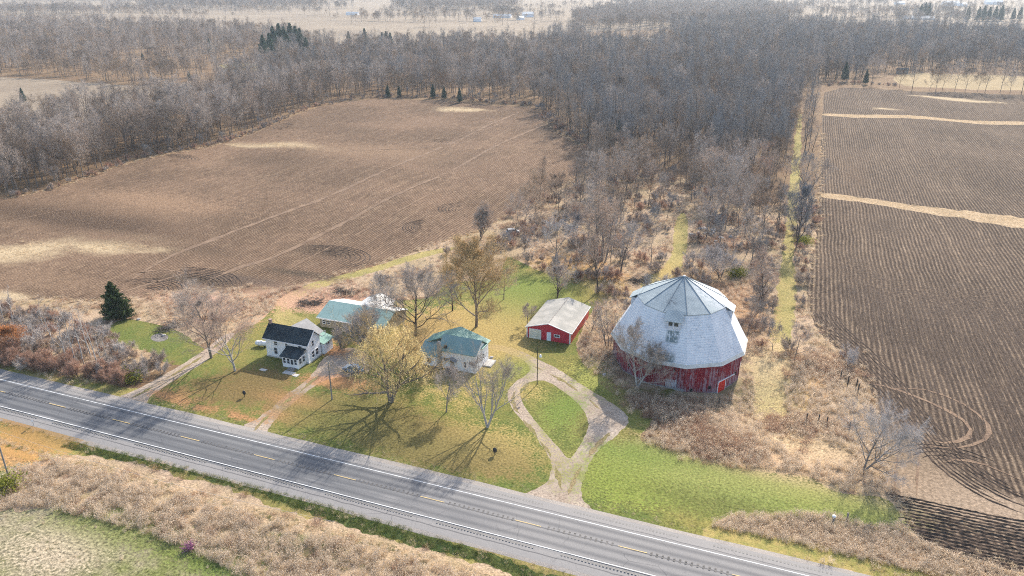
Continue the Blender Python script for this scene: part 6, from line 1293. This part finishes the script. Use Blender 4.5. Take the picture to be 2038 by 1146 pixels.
M['old_paint'] = simple('faded_car_paint', (.5, .5, .48), (.36, .34, .32), 1.5, rough=.6); M['old_paint2'] = simple('dark_faded_paint', (.08, .09, .10), (.2, .19, .18), 2, rough=.5)
car((*gp(1022, 465),), .6, 'pale derelict car half hidden in the scrub by the left field corner', M['old_paint'], 'derelict_car'); car((*gp(1133, 457),), 2.6, 'dark derelict car in the scrub behind the lawn', M['old_paint2'], 'derelict_car')

# ------------------------------------------------------------------ far farm buildings
def farm(px, py, L, Wd, h, rot, lab, roof='white_or_glare_roof', wall='white_wall', name='farm_building'):
    x, y, z = gp(px, py); r = empty(name, (x, y, z), lab, 'farm building', None, rot); m = MB(); m.prism([(-Wd / 2, -.5), (Wd / 2, -.5), (Wd / 2, h), (0, h + Wd * .28), (-Wd / 2, h)], 'x', -L / 2, L / 2); link('wall', m.mesh('wall', (M[wall],)), None, r)
    for s in (-1, 1):
        a = (-L / 2 - .4, s * (Wd / 2 + .4), h - .05); b = (L / 2 + .4, s * (Wd / 2 + .4), h - .05); c = (L / 2 + .4, 0, h + Wd * .28 + .25); d = (-L / 2 - .4, 0, h + Wd * .28 + .25)
        m = MB(); m.slab([a, b, c, d] if s < 0 else [d, c, b, a], .2); link('roof', m.mesh('roof', (M[roof],)), None, r)
for q in [(1050, 34, 22, 14, 6, .5, 'larger white roofed farm building among far trees at the top centre'), (1000, 36, 34, 12, 4, .2, 'long low pale farm building at the left of the far top centre farmstead'), (1036, 39, 12, 9, 4, 1.2, 'small white farm house in front of the far top centre farmstead'), (950, 42, 14, 9, 4, .3, 'small pale shed alone among the pale fields left of the far farmstead'),
          (1828, 39, 52, 14, 3, .25, 'long low white shed beside the dark pines at the far right'), (1891, 11, 40, 18, 7, .3, 'white farm building at the left of the topmost right farmstead'), (1916, 13, 24, 14, 6, 1.0, 'smaller white farm building beside the topmost right farmstead'), (1976, 9, 44, 20, 7, .1, 'big white barn near the top right of the view'), (1790, 9, 26, 14, 5, .6, 'pale farm building at the top right behind the hazy trees'), (702, 30, 26, 10, 3.5, .1, 'long white shed in the pale field at the far upper left centre')]:
    farm(*q)
farm(1272, 141, 7, 5, 3, .5, 'tiny white roofed cabin in a clearing of the middle wood', name='cabin'); farm(1795, 146, 8, 5, 3, .2, 'small dark hut on the yellow clearing at the far edge of the right field', 'dark_roof', 'old_wood', 'hut')
print('all', _t.time() - T0)

# ------------------------------------------------------------------ air
m = MB(); m.box(-6100, 6100, -6100, 6100, -5, CAMH + 5)
hz = bpy.data.materials.new('haze_air'); hz.use_nodes = True; n = hz.node_tree.nodes; n.clear(); ou = n.new('ShaderNodeOutputMaterial'); pv = n.new('ShaderNodeVolumePrincipled')
pv.inputs['Color'].default_value = (.78, .89, 1, 1); pv.inputs['Density'].default_value = .000095; pv.inputs['Anisotropy'].default_value = .25; hz.node_tree.links.new(pv.outputs[0], ou.inputs['Volume'])
o = m.build('haze', hz); tag(o, kind='stuff'); o['label'] = 'pale haze over the far fields and woods'
